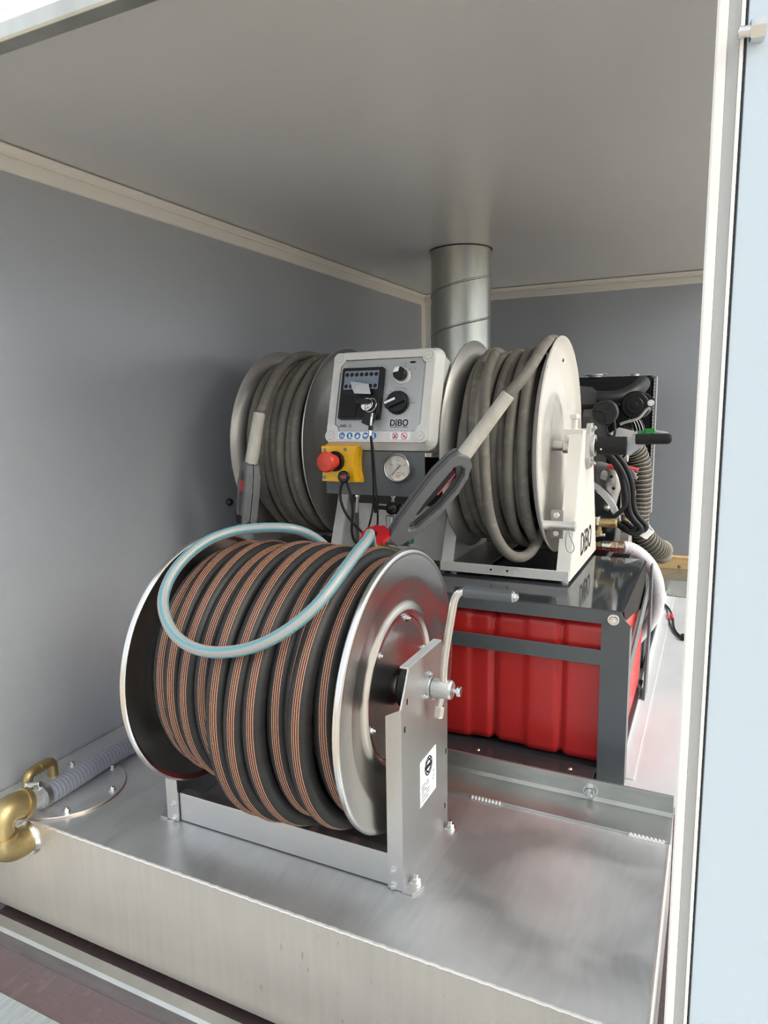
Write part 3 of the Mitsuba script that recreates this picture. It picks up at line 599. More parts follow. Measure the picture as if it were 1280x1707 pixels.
def pressure_hose(x0, x1, n, seed, label, group=None, extra=None):
    r = np.random.default_rng(seed); k = tag(emit_root('pressure_hose'), label, 'hose', 'pressure hoses on the reels')
    xs = np.linspace(x0 + 0.014, x1 - 0.014, n); P = []
    for i, x in enumerate(xs):
        ph = np.linspace(-math.pi, math.pi, 90, endpoint=False)
        R = 0.224 + 0.022 * r.random(); a1, a2 = r.normal(0, 0.006, 2); dzz = -0.012 * r.random(); nx = xs[min(i + 1, n - 1)]
        s = np.clip((ph / math.pi + 1) / 2, 0, 1)
        P.append((x, R, a1, a2, dzz))
    A = np.array(P); th = np.linspace(0, n - 1e-6, n * 90); i0 = np.floor(th).astype(int); fr = th - i0; i1 = np.minimum(i0 + 1, n - 1)
    w = np.clip((fr - 0.72) / 0.28, 0, 1); w = w * w * (3 - 2 * w)
    v = A[i0] * (1 - w)[:, None] + A[i1] * w[:, None]
    ph = fr * 2 * math.pi + math.pi * 0.75
    x = np.clip(v[:, 0] + v[:, 2] * np.sin(ph) + v[:, 3] * np.cos(ph * 1.0 + 1), min(x0, x1) + 0.0135, max(x0, x1) - 0.0135)
    pts = np.stack([x, PY - v[:, 1] * np.cos(ph), PZ - v[:, 1] * np.sin(ph) + v[:, 4]], 1)
    part(k, 'outer_winding', tube(pts, 0.0122, 14), 'press_hose', 60)
    m = 9; xi = np.linspace(x0 + 0.013, x1 - 0.013, m); th = np.linspace(0, m - 1, m * 70)
    ii = np.interp(th, np.arange(m), xi)
    part(k, 'inner_winding', tube(np.stack([ii, PY - 0.200 * np.cos(th * 6.2832), PZ - 0.200 * np.sin(th * 6.2832)], 1), 0.0122, 10), 'press_hose', 60)
    for e in extra or ():
        part(k, 'free_end', tube(spline(e, 80), 0.0122, 14), 'press_hose', 60)
    return k
pressure_hose(-0.543, -0.367, 9, 3, 'grey-brown pressure hose wound on the reel right of the control box', extra=[
    [(-0.380, 1.93, 0.03), (-0.372, 1.86, 0.115), (-0.366, 1.76, 0.150), (-0.362, 1.67, 0.147), (-0.356, 1.57, 0.124), (-0.354, 1.49, 0.092), (-0.366, 1.432, 0.052), (-0.389, 1.408, 0.018), (-0.412, 1.404, -0.013)],
    [(-0.660, 1.90, 0.02), (-0.640, 1.86, 0.10), (-0.622, 1.82, 0.142), (-0.602, 1.79, 0.150), (-0.588, 1.76, 0.120), (-0.584, 1.74, 0.05)],
    [(-0.475, 1.60, 0.115), (-0.466, 1.495, 0.02), (-0.458, 1.465, -0.08), (-0.452, 1.462, -0.18), (-0.440, 1.475, -0.27), (-0.415, 1.51, -0.335), (-0.390, 1.555, -0.352), (-0.374, 1.60, -0.335), (-0.366, 1.64, -0.30)]])
pressure_hose(-1.134, -0.957, 8, 11, 'grey-brown pressure hose wound on the reel left of the control box', extra=[
    [(-1.050, 1.80, 0.132), (-1.046, 1.68, 0.142), (-1.038, 1.57, 0.112), (-1.028, 1.485, 0.052), (-1.030, 1.445, -0.005), (-1.038, 1.440, -0.03)]])

# ------------------------------------------------------------------ spray guns
def spray_gun(top, bot, vdir, label, sleeve_from, latch_w=0.008):
    k = tag(emit_root('spray_gun'), label, 'spray gun', 'spray guns hung on the reels')
    top, bot = np.array(top, float), np.array(bot, float); L = np.linalg.norm(bot - top); a = unit(bot - top)
    v = np.array(vdir, float); v = unit(v - a * (v @ a)); w = np.cross(a, v)
    O = sg.Polygon([(-0.010, 0.004), (0.01, -0.003), (0.06, -0.008), (L * .6, -0.006), (L * .82, -0.003), (L * .92, 0.001), (L + .006, 0.004), (L + .010, 0.034), (L * .95, 0.042), (L * .84, 0.054), (L * .55, 0.063), (L * .25, 0.064), (0.02, 0.057), (-0.006, 0.046), (-0.018, 0.028)])
    S = sg.Polygon([(0.010, 0.024), (0.022, 0.0165), (L * .5, 0.0150), (L * .74, 0.0185), (L * .84, 0.028), (L * .78, 0.040), (L * .5, 0.0525), (L * .25, 0.0535), (0.022, 0.047), (0.010, 0.038)])
    O = O.buffer(-0.008).buffer(0.008, quad_segs=5); S = S.buffer(-0.004).buffer(0.004, quad_segs=5); body = O.difference(S)
    f = frame(top - v * 0.024, a, v, w); H = 0.0185
    import manifold3d as m3
    hm = trimesh.creation.extrude_polygon(body, 2 * H, engine='earcut'); hm.apply_translation([0, 0, -H])
    mf = m3.Manifold(m3.Mesh(np.asarray(hm.vertices, np.float32), np.asarray(hm.faces, np.uint32))).refine_to_length(0.0045).to_mesh()
    hm = trimesh.Trimesh(mf.vert_properties[:, :3], mf.tri_verts); trimesh.smoothing.filter_taubin(hm, 0.5, 0.51, 14)
    hb = part(k, 'handle', xf(hm, f), 'gun_grey', True)
    part(hb, 'seam', prism(body.buffer(0.0005), f, -0.0008, 0.0008), 'black_matte', 0, label='dark parting seam')
    part(k, 'trigger', prism(soft([(0.030, 0.0155), (L * .70, 0.0165), (L * .66, 0.026), (L * .3, 0.031), (0.035, 0.028)], 0.003), f, -0.009, 0.009), 'rubber')
    part(k, 'latch', prism([(0.032, 0.031), (L * .40, 0.031), (L * .40, 0.0335), (0.032, 0.0335)], f, -latch_w, latch_w), 'pink_red', label='red safety strip')
    s0 = np.array(sleeve_from, float)
    d = unit(top - s0)
    part(k, 'hose_guard', lathe([(0, 0), (0.0125, 0), (0.0145, 0.003), (0.0165, np.linalg.norm(top - s0) - 0.004), (0.0158, np.linalg.norm(top - s0) + .004), (0, np.linalg.norm(top - s0) + .004)], s0, d, 28), 'guard', label='worn beige hose guard sleeve')
    return k, f, L
g1, f1, L1 = spray_gun((-0.486, 1.392, -0.114), (-0.632, 1.372, -0.292), (0.62, 0.62, -0.48), 'dark grey spray gun slanting in front of the right pressure reel', (-0.388, 1.408, 0.020))
g2, f2, L2 = spray_gun((-1.052, 1.418, -0.150), (-1.064, 1.405, -0.300), (-0.80, 0.60, 0.1), 'dark grey spray gun hanging upright in front of the left pressure reel', (-1.030, 1.436, -0.012), 0.022)
part(g2, 'strap', ring((-1.064, 1.408, -0.268), (-1.064, 1.407, -0.288), 0.0262, 0.015), 'black', label='black band')
part(g2, 'lance', lathe([(0, 0), (0.021, 0), (0.024, 0.02), (0.020, 0.065), (0.016, 0.075), (0, 0.075)], (-1.064, 1.405, -0.288), (-0.08, -0.05, -1), 24), 'gun_grey')
part(g2, 'knob', trimesh.creation.icosphere(2, 0.010).apply_translation([-1.136, 1.435, -0.242]), 'black')

# ------------------------------------------------------------------ control box
A16 = math.radians(15.5)
bo, eu, en = np.array([-0.714, 1.470, 0.022]), np.array([0, math.sin(A16), math.cos(A16)]), np.array([0, -math.cos(A16), math.sin(A16)])
BF = frame(bo, (1, 0, 0), eu, en)
W, H = 0.264, 0.219
def st(s, t, w=0.0):
    return np.array([(s - .5) * W, (.5 - t) * H, w])
def wp_(s, t, w=0.0):
    return (BF @ np.r_[st(s, t, w), 1])[:3]
def bp(poly, w0, w1):
    return prism(poly, BF, w0, w1)
def rect(s0, t0, s1, t1, r=0.0):
    a, b = st(s0, t1), st(s1, t0)
    p = sg.box(a[0], a[1], b[0], b[1]); return p.buffer(-r).buffer(r, quad_segs=5) if r else p
def bc(s, t, r, w0, w1, n=32):
    return cy(wp_(s, t, w0), wp_(s, t, w1), r, n=n)
cb = tag('control_box', 'light grey plastic control box with knobs and key, tilted between the two pressure reels', 'control box')
full = sg.box(-W / 2, -H / 2, W / 2, H / 2)
rnd = full.buffer(-0.014).buffer(0.014, quad_segs=6)
def tapered(p0, p1, w0, w1):
    """a solid between two outlines with the same number of vertices"""
    a, b = np.array(p0.exterior.coords)[:-1], np.array(p1.exterior.coords)[:-1]
    pts = np.vstack([np.column_stack([a, np.full(len(a), w0)]), np.column_stack([b, np.full(len(b), w1)])])
    return xf(trimesh.Trimesh(pts).convex_hull, BF)
part(cb, 'body', cat(tapered(rnd.buffer(0.006), rnd.buffer(0.007), -0.085, -0.034)), 'box_grey', 30)
cut = full.buffer(0.0)
lidbase = cat(tapered(rnd.buffer(0.012), rnd.buffer(0.012), -0.034, -0.030), tapered(rnd.buffer(0.012), rnd.buffer(-0.002), -0.030, -0.006))
part(cb, 'lid', lidbase, 'box_grey', 25)
pan = [(0.115, 0.085), (0.875, 0.085), (0.885, 0.125), (0.915, 0.155), (0.915, 0.80), (0.885, 0.83), (0.873, 0.873), (0.125, 0.873), (0.115, 0.83), (0.08, 0.80), (0.08, 0.155), (0.108, 0.125)]
panp = sg.Polygon([tuple(st(s, t)[:2]) for s, t in pan])
part(cb, 'lid_rim', bp(rnd.buffer(-0.001).difference(panp.buffer(0.0008)), -0.008, 0.0), 'box_grey', 25)
part(cb, 'panel_groove', bp(panp.buffer(0.0008), -0.008, -0.0032), 'black', 0)
part(cb, 'front_panel', bp(panp.buffer(-0.0006), -0.008, -0.0024), 'alu_panel', 0, label='brushed grey front panel')
for s, t in ((0.062, 0.072), (0.938, 0.072), (0.055, 0.93), (0.93, 0.93)):
    sc = part(cb, 'corner_screw', cat(bc(s, t, 0.0155, -0.004, 0.0022), bc(s, t, 0.0100, 0.0022, 0.0030)), 'box_grey')
    part(sc, 'slot', cat(bp(sg.Polygon([tuple(st(s, t)[:2] + np.array(q)) for q in ((-.004, -.0014), (-.0036, -.002), (.004, .0014), (.0036, .002))]), 0.003, 0.0033),
                         lathe([(.0098, 0), (.0106, 0), (.0106, .0004), (.0098, .0004), (.0098, 0)], wp_(s, t, 0.0022), en, 28)), 'mid_grey', 0)
dm = part(cb, 'display_module', bp(rect(0.125, 0.19, 0.535, 0.755, 0.004), -0.003, 0.010), 'black', 20, label='black timer module')
part(dm, 'screen', bp(rect(0.152, 0.225, 0.495, 0.43), 0.0098, 0.0104), 'screen', 0, label='blue-grey indicator strip')
for t_, cnt in ((0.268, 7), (0.395, 7)):
    for k in range(cnt):
        c = st(0.178 + k * 0.0485, t_)[:2]
        part(dm, 'indicator', bp(sg.Point(*c).buffer(0.0048), 0.0103, 0.0108), 'black', 0)
part(dm, 'blank_cover', bp(rect(0.145, 0.50, 0.31, 0.735, 0.004), 0.009, 0.0125), 'black_matte', 20)
part(dm, 'key_plate', bp(rect(0.33, 0.50, 0.50, 0.735, 0.004), 0.009, 0.0115), 'black_matte', 20)
part(cb, 'key_lock', cat(bc(0.415, 0.605, 0.0155, 0.010, 0.017), bc(0.415, 0.605, 0.011, 0.017, 0.021)), 'mirror')
part(cb, 'rotary_switch', bc(0.705, 0.285, 0.0195, -0.003, 0.004), 'box_grey')
kb = part(cb, 'switch_knob', cat(bc(0.705, 0.280, 0.0150, 0.004, 0.022)), 'black')
part(kb, 'pointer', bp(sg.Polygon([tuple(st(0.705, 0.28)[:2] + np.array(q)) for q in ((-.014, .001), (-.010, .012), (.001, .0145), (-.001, .003))]), 0.0222, 0.024), 'white', 0)
kb = part(cb, 'temperature_knob', cat(bc(0.69, 0.575, 0.0275, -0.003, 0.006), bc(0.69, 0.575, 0.0250, 0.006, 0.014)), 'black')
c0 = st(0.69, 0.575)[:2]; dd = unit(np.array([1, 0.42])); nn = np.array([-dd[1], dd[0]])
part(kb, 'grip_bar', bp(sg.Polygon([tuple(c0 + dd * a + nn * b) for a, b in ((-.026, -.009), (.024, -.009), (.024, .009), (-.026, .009))]).buffer(-.002).buffer(.002), 0.014, 0.022), 'black')
part(kb, 'pointer', bp(sg.Polygon([tuple(c0 + dd * a + nn * b) for a, b in ((-.025, .0015), (.003, .0015), (.003, .007), (-.025, .007))]), 0.022, 0.0226), 'white', 0, label='white pointer stripe')
sm = []
for i, (ang, tx) in enumerate(((183, '30'), (163, '40'), (146, '50'), (128, '60'), (110, '70'), (97, '80'), (82, '90'), (68, '100'), (0, '110'))):
    a = math.radians(ang); u = np.array([math.cos(a), math.sin(a)])
    sm.append(bp(sg.LineString([tuple(c0 + u * 0.0275), tuple(c0 + u * 0.0325)]).buffer(0.0004, cap_style=2), -0.0026, -0.0020))
    q = c0 + u * 0.0368; sm.append(text(tx, 0.0036, BF @ frame((*q, -0.0024), (1, 0, 0), (0, 1, 0), (0, 0, 1)), 0.0004))
part(cb, 'scale_print', cat(*sm), 'mid_grey', 0)
c1 = st(0.705, 0.28)[:2]
part(cb, 'switch_print', cat(*[bp(sg.LineString([tuple(c1 + np.array([math.cos(a), math.sin(a)]) * 0.0205), tuple(c1 + np.array([math.cos(a), math.sin(a)]) * 0.0235)]).buffer(.0004), -0.0026, -0.002) for a in (1.4, 0.75, 0.2)],
     bp(sg.Point(0, 0).buffer(1), -0.0026, -0.002) if False else bp(affinity.translate(affinity.scale(sg.Point(0, 0).buffer(0.008), 1, 0.32), *st(0.79, 0.135)[:2]), -0.0026, -0.002),
     text('0', 0.004, BF @ frame(st(0.72, 0.145, -0.0024), (1, 0, 0), (0, 1, 0), (0, 0, 1)), 0.0004), text('1', 0.004, BF @ frame(st(0.815, 0.205, -0.0024), (1, 0, 0), (0, 1, 0), (0, 0, 1)), 0.0004)), 'black', 0)
TF = lambda s, t: BF @ frame(st(s, t, -0.0024), (1, 0, 0), (0, 1, 0), (0, 0, 1))
part(cb, 'brand_lettering', text('DiBO', 0.0145, TF(0.715, 0.785), 0.0006, True, w=0.045), 'black', 0)
part(cb, 'brand_subline', text('CLEANING SYSTEMS', 0.0026, TF(0.715, 0.832), 0.0004, w=0.045), 'black', 0)
part(cb, 'model_lettering', text('JMB-S', 0.0072, TF(0.185, 0.818), 0.0005), 'black', 0)
# safety stickers
sa = part(cb, 'safety_sticker', bp(rect(0.125, 0.893, 0.515, 0.968), 0.0, 0.0005), 'sticker', 0, label='white sticker with blue mandatory signs')
for k in range(5):
    c = st(0.168 + 0.079 * k, 0.930)[:2]
    d = part(sa, 'sign', bp(sg.Point(*c).buffer(0.0079), 0.0005, 0.0009), 'blue_print', 0)
    g = [sg.box(-.005, -.0035, .005, -.0015).union(sg.box(-.005, .0005, .005, .002)), sg.Polygon([(-.002, .005), (.0015, .005), (.0015, -.001), (.005, -.003), (.005, -.005), (-.002, -.005)]),
         sg.Polygon([(-.003, -.005), (.003, -.005), (.004, .001), (.001, .0055), (-.001, .001), (-.004, 0)]), sg.box(-.0055, -.001, .0055, .003).union(sg.Point(0, -.003).buffer(.0016)),
         sg.Point(0, .0035).buffer(.0018).union(sg.Polygon([(-.0035, -.0055), (-.001, .0015), (.001, .0015), (.0035, -.0055), (.0012, -.0055), (0, -.001), (-.0012, -.0055)]))][k]
    part(d, 'pictogram', bp(affinity.translate(g, *c), 0.0009, 0.0012), 'white', 0)
sb = part(cb, 'safety_sticker', bp(rect(0.645, 0.893, 0.835, 0.968), 0.0, 0.0005), 'sticker', 0, label='white sticker with two red prohibition signs')
for k in range(2):
    c = st(0.695 + 0.085 * k, 0.930)[:2]; P0 = sg.Point(*c)
    bar = affinity.translate(sg.LineString([(-.0058, .0058), (.0058, -.0058)]).buffer(.0008), *c)
    d = part(sb, 'sign', bp(P0.buffer(.0078).difference(P0.buffer(.0064)).union(bar), 0.0005, 0.0009), 'red_print', 0)
    g = sg.LineString([(-.004, -.004), (0, 0), (.004, .004)]).buffer(.0011).union(sg.LineString([(-.003, .003), (.001, -.004)]).buffer(.0009)) if k == 0 else sg.box(-.003, -.003, .003, .001)
    part(d, 'pictogram', bp(affinity.translate(g, *c), 0.00045, 0.0008), 'red_print' if k else 'black', 0)
# key with ring and tag, lanyard
kt = tag('ignition_key', 'black-headed key on a ring with a silver tag, sitting in the control box lock', 'key')
kc = st(0.40, 0.585)[:2]
part(kt, 'key_head', bp(affinity.translate(soft(sg.box(-.022, -.0055, .016, .0065), .004), *kc), 0.021, 0.026), 'black')
part(kt, 'tag', bp(sg.Polygon([tuple(st(s, t)[:2]) for s, t in ((0.245, 0.36), (0.43, 0.395), (0.462, 0.505), (0.30, 0.495), (0.265, 0.43))]), 0.0235, 0.0245), 'silver_tag', 0)
rp = [wp_(0.475 + 0.052 * math.cos(a), 0.628 + 0.078 * math.sin(a), 0.026 + 0.004 * math.sin(a)) for a in np.linspace(0, 6.2832, 40)]
part(kt, 'key_ring', tube(rp, 0.0011, 8), 'bolt')
part(kt, 'fob', bp(affinity.rotate(rect(0.425, 0.70, 0.525, 0.845, 0.003), -20), 0.022, 0.030), 'black')
ln = tag('lanyard', 'thin black cord lanyard with a silver clip hanging from the key', 'lanyard')
part(ln, 'clip', cat(tube([wp_(0.505, 0.72, 0.03), wp_(0.512, 0.78, 0.034), wp_(0.507, 0.85, 0.03)], 0.0032, 10), cy(wp_(0.50, 0.90, 0.028), wp_(0.505, 0.965, 0.026), 0.0042, n=14)), 'bolt')
part(ln, 'ferrule', cy(wp_(0.502, 0.855, 0.027), wp_(0.503, 0.895, 0.027), 0.0055, n=14), 'black')
part(ln, 'cord', pipe([(-0.7127, 1.4175, -0.066), (-0.708, 1.412, -0.085), (-0.703, 1.405, -0.12), (-0.700, 1.403, -0.17), (-0.704, 1.405, -0.235), (-0.716, 1.405, -0.280), (-0.722, 1.405, -0.303)], 0.0022), 'black_matte')
part(ln, 'cord', pipe([(-0.7122, 1.4172, -0.066), (-0.704, 1.410, -0.085), (-0.698, 1.404, -0.12), (-0.694, 1.402, -0.17), (-0.691, 1.404, -0.235), (-0.693, 1.405, -0.275), (-0.700, 1.405, -0.296)], 0.0022), 'black_matte')
part(ln, 'knot', cat(*[pipe([np.array((-0.715, 1.405, -0.30)) + 0.009 * np.array([math.cos(a + k), 0.3 * math.sin(a * 2), math.sin(a * 1.3 + k)]) for a in np.linspace(0, 6, 9)], 0.0018, 8, 40) for k in range(2)]), 'black_matte')

# mounting plate with the emergency stop, the gauge and the disc on a cord
pl = tag('instrument_plate', 'dark slate-grey sheet plate below the control box, holding gauge and stop button', 'plate')
part(pl, 'plate', cat(bx(-0.862, -0.600, 1.468, 1.471, -0.212, -0.106, 0.0008), bx(-0.862, -0.600, 1.468, 1.500, -0.212, -0.209, 0.0008)), 'slate')
part(pl, 'bracket', bx(-0.880, -0.605, 1.62, 1.625, -0.255, -0.13, 0.001), 'black')
for x, z0, lean in ((-0.786, -0.214, -0.004), (-0.690, -0.211, -0.004)):
    part(pl, 'bolt', cat(hexn((x, 1.488, z0), (0, 0, -1), 0.0062, 0.006), cy((x, 1.488, z0 - .004), (x + lean, 1.488, z0 - 0.045), 0.0040, n=12)), 'bolt')
gz = tag('pressure_gauge', 'round pressure gauge with white dial and steel bezel on the slate plate', 'gauge')
gc = np.array([-0.6615, 1.468, -0.1430]); GF = lambda w=0.0: frame(gc + np.array([0, -w, 0]), (1, 0, 0), (0, 0, 1), (0, -1, 0))
part(gz, 'bezel', lathe([(0.028, 0), (0.0345, 0), (0.0350, 0.004), (0.0345, 0.018), (0.0315, 0.022), (0.0295, 0.0205), (0.0285, 0.012), (0.028, 0.0)], gc, (0, -1, 0), 56), 'mirror')
dl = part(gz, 'dial', lathe([(0, 0), (0.029, 0), (0.029, 0.012), (0, 0.012)], gc, (0, -1, 0), 48), 'dial')
tk = []
for k in range(33):
    a = math.radians(225 - 270 * k / 32); u = np.array([math.cos(a), math.sin(a)])
    tk.append(prism(sg.LineString([tuple(u * (0.021 if k % 8 == 0 else 0.0235)), tuple(u * 0.0262)]).buffer(0.00045 if k % 8 == 0 else 0.00025), GF(0.012), 0.0003))
for tx, a in (('0', 225), ('100', 158), ('200', 90), ('300', 22), ('400', -45)):
    q = 0.0175 * np.array([math.cos(math.radians(a)), math.sin(math.radians(a))])
    tk.append(text(tx, 0.0034, GF(0.012) @ frame((*q, 0), (1, 0, 0), (0, 1, 0), (0, 0, 1)), 0.0003))
tk.append(text('bar', 0.003, GF(0.012) @ frame((0.0, 0.009, 0), (1, 0, 0), (0, 1, 0), (0, 0, 1)), 0.0003))
part(dl, 'print', cat(*tk), 'black', 0)
part(dl, 'red_print', cat(text('DIBO', 0.0035, GF(0.012) @ frame((0.0, -0.0115, 0), (1, 0, 0), (0, 1, 0), (0, 0, 1)), 0.0003), prism(sg.box(-.006, -.0185, .006, -.0165), GF(0.012), 0.0003), prism(sg.box(-.0045, -.0225, .0045, -.021), GF(0.012), 0.0003)), 'red_print', 0)
nd = unit(np.array([-1, -1.02])); nq = np.array([-nd[1], nd[0]])
part(gz, 'needle', prism(sg.Polygon([tuple(nd * a + nq * b) for a, b in ((-.008, -.0018), (-.008, .0018), (0, .0013), (.0245, .0003), (.0245, -.0003), (0, -.0013))]).union(sg.Point(0, 0).buffer(.0028)).union(sg.Point(*(nd * -.007)).buffer(.0026)), GF(0.0125), 0.0015), 'black', 0)
part(gz, 'glass', prism(sg.Point(0, 0).buffer(0.0288), GF(0.0195), 0.0003), 'glass', 0)
es = tag('emergency_stop', 'yellow emergency stop box with a red mushroom button under the control box', 'stop button')
EF = lambda x, z, w=0.0: frame((x, 1.468 - w, z), (1, 0, 0), (0, 0, 1), (0, -1, 0))
yb_ = []
for i in range(12):
    w0 = 0.038 * i / 12; fl_ = 0.008 * (1 - i / 11.0) ** 1.6
    yb_.append((w0, fl_))
prof_ = [(w, f) for w, f in yb_]
Vq = []
for w, f in prof_ + [(0.0385, -0.0015)]:
    Vq.append([(-0.046 - f * .3, -0.042), (0.046 + f * 1.6, -0.042 - f * .2), (0.038 + f * 1.4, 0.0), (0.046 + f * 1.6, 0.042 + f * .2), (-0.046 - f * .3, 0.042), (-0.046 - f * .3, 0)])
ys = sg.Polygon([(-0.046, -0.042), (0.046, -0.042), (0.041, -0.02), (0.040, 0.0), (0.041, 0.02), (0.046, 0.042), (-0.046, 0.042), (-0.043, 0)])
part(es, 'housing', cat(prism(ys.buffer(0.004), EF(-0.806, -0.135), 0.0, 0.006), prism(ys.buffer(0.002), EF(-0.806, -0.135), 0.006, 0.014), prism(ys, EF(-0.806, -0.135), 0.014, 0.036), prism(ys.buffer(-0.0015), EF(-0.806, -0.135), 0.036, 0.0375)), 'yellow', 20)
for x, z in ((-0.842, -0.102), (-0.786, -0.100), (-0.845, -0.168), (-0.779, -0.166)):
    part(es, 'screw', cat(lathe([(0, 0), (0.0045, 0), (0.0045, .0008), (0, .0008)], (x, 1.4305, z), (0, -1, 0), 14)), 'mid_grey')
part(es, 'collar', cy((-0.812, 1.4305, -0.128), (-0.812, 1.420, -0.128), 0.024, n=32), 'black')
part(es, 'button', lathe([(0, 0), (0.0165, 0), (0.0155, 0.010), (0.0225, 0.022), (0.0245, 0.026), (0.0240, 0.034), (0.021, 0.038), (0.010, 0.0405), (0, 0.041)], (-0.812, 1.420, -0.128), (-0.10, -1, 0.02), 40), 'red_button', label='red mushroom button')
dc = tag('cord_disc', 'black round disc with red print hanging on a cord below the stop button', 'disc')
part(dc, 'disc', lathe([(0, 0), (0.0125, 0), (0.0145, 0.002), (0.0145, 0.005), (0.0125, 0.007), (0.0115, 0.0062), (0, 0.0062)], (-0.780, 1.412, -0.163), (0.1, -1, 0.1), 32), 'black')
part(dc, 'print', xf(cat(prism(affinity.rotate(sg.box(-.008, -.004, .008, -.001), 12), XY, 0.0004), prism(affinity.rotate(sg.box(-.008, 0.001, .008, .0035), 12), XY, 0.0004)), frame((-0.7795, 1.4055, -0.1625), (1, 0, 0), (0, 0, 1), (0, -1, 0))), 'pink_red', 0)
part(dc, 'cord', pipe([(-0.785, 1.412, -0.177), (-0.790, 1.408, -0.205), (-0.780, 1.406, -0.240), (-0.758, 1.405, -0.268), (-0.733, 1.404, -0.290), (-0.722, 1.404, -0.302)], 0.0030), 'black_matte')
part(dc, 'cord', pipe([(-0.774, 1.412, -0.176), (-0.762, 1.408, -0.205), (-0.757, 1.406, -0.245), (-0.760, 1.406, -0.290), (-0.750, 1.406, -0.316), (-0.736, 1.406, -0.316), (-0.725, 1.406, -0.305)], 0.0030), 'black_matte')

# valves and the plates between the reels
cp = tag('centre_plate', 'pale grey folded plate between the reels, behind the valves', 'plate')
emit(cp, bx(-0.875, -0.62, 1.66, 1.663, -0.405, -0.20, 0.001), 'pale_paint')
vb = tag('ball_valve', 'ball valve with a red lobed handle at the end of the garden hose', 'valve')
lob = sg.Polygon([((0.036 + 0.0018 * math.cos(10 * a)) * math.cos(a), (0.028 + 0.0015 * math.cos(10 * a)) * math.sin(a)) for a in np.linspace(0, 6.2832, 80)[:-1]])
vn = unit(np.array([-0.1, -0.62, 0.78])); vx, vy, vz = basis(vn, (0, 0, 1))
part(vb, 'handle', prism(lob, frame((-0.668, 1.348, -0.287), vx, vy, vz), 0.0, 0.008), 'red_valve', 25, label='red lobed plastic handle')
part(vb, 'nut', cat(hexn(np.array((-0.668, 1.348, -0.287)) + vn * 0.008, vn, 0.0065, 0.006)), 'black')
part(vb, 'body', cat(cy((-0.667, 1.356, -0.296), (-0.664, 1.41, -0.345), 0.013, n=24), cy((-0.655, 1.30, -0.305), (-0.672, 1.47, -0.350), 0.014, n=24)), 'brass')
vk = tag('knob_valve', 'glossy black ball knob on a black lever above the red valve handle', 'valve knob')
part(vk, 'knob', trimesh.creation.icosphere(3, 0.0150).apply_translation([-0.676, 1.45, -0.238]), 'black')
part(vk, 'lever', cat(cy((-0.690, 1.452, -0.238), (-0.722, 1.46, -0.238), 0.0048, n=14), cy((-0.722, 1.46, -0.220), (-0.722, 1.46, -0.252), 0.006, n=14)), 'black')
part(vk, 'stem', cat(cy((-0.668, 1.46, -0.240), (-0.640, 1.49, -0.258), 0.013, n=18)), 'black')
part(vk, 'fitting', cat(cy((-0.668, 1.50, -0.262), (-0.655, 1.50, -0.330), 0.015, 0.013, n=18), hexn((-0.664, 1.50, -0.280), (0.2, 0, -1), 0.018, 0.02)), 'dark_green', label='dark green fitting body')
part(vk, 'outlet', cat(cy((-0.715, 1.505, -0.325), (-0.650, 1.50, -0.325), 0.012, n=18), cy((-0.70, 1.49, -0.30), (-0.70, 1.49, -0.262), 0.010, n=18)), 'cast_alu')

# ------------------------------------------------------------------ exhaust duct
du = tag('exhaust_duct', 'spiral-seamed galvanised exhaust duct rising to the ceiling behind the reels', 'duct')
dcx, dcy, dr_ = -0.826, 2.365, 0.1035
part(du, 'pipe', lathe([(dr_ - .002, 0), (dr_, 0), (dr_, 0.97), (dr_ - .002, 0.97), (dr_ - 0.002, 0)], (dcx, dcy, ZC - 0.97), (0, 0, 1), 80), 'galv', 40)
th = np.linspace(0, 2 * math.pi * 7.2, 900); zz = ZC - 1.0 + th / 6.2832 * 0.138
zz = zz + 0.012
sp = np.stack([dcx + dr_ * np.cos(th + 4.71 - 1.55), dcy + dr_ * np.sin(th + 4.71 - 1.55), zz], 1)[(zz < ZC - 0.004) & (zz > ZC - 0.96)]
part(du, 'spiral_seam', tube(sp, 0.0030, 8), 'galv')
part(du, 'seam_edge', tube(sp - np.array([0, 0, 0.0034]), 0.0013, 6), 'mid_grey')
part(du, 'gap', ring((dcx, dcy, ZC - 0.003), (dcx, dcy, ZC - 0.0005), dr_ + 0.004, dr_ - 0.001, 64), 'black')

# ------------------------------------------------------------------ engine
en_ = tag('engine', 'black and silver pump engine with radiator behind the right pressure reel', 'engine')
part(en_, 'block', cat(bx(-0.70, -0.33, 2.06, 2.45, -0.458, -0.02, 0.02), bx(-0.66, -0.36, 2.10, 2.40, -0.02, 0.05, 0.015)), 'black_matte')
part(en_, 'mount', bx(-0.85, -0.21, 2.02, 2.70, ZT - 0.003, -0.458, 0.004), 'black')
rd = part(en_, 'radiator', cat(bx(-0.72, -0.205, 2.60, 2.66, -0.400, 0.090, 0.006), bx(-0.70, -0.235, 2.575, 2.60, -0.02, 0.070, 0.008)), 'black')
holes = [prism(sg.box(-0.204, -0.39, -0.1925, 0.086).difference(shapely.union_all([sg.box(-0.202, z, -0.196, z + 0.007) for z in np.arange(-0.385, 0.08, 0.0115)])), XZ, -2.60, -2.597)]
part(rd, 'edge_strip', cat(*holes, bx(-0.1935, -0.1925, 2.60, 2.62, -0.39, 0.086, .0003)), 'cast_alu', 0, label='perforated silver edge strip')
part(rd, 'cap', cat(cy((-0.405, 2.63, 0.088), (-0.405, 2.63, 0.096), 0.022, n=28), cy((-0.405, 2.63, 0.096), (-0.405, 2.63, 0.101), 0.030, n=28), bx(-0.445, -0.365, 2.622, 2.638, 0.0985, 0.1035)), 'cast_alu')
part(rd, 'neck', cy((-0.268, 2.62, 0.085), (-0.268, 2.62, 0.098), 0.014, n=20), 'cast_alu')
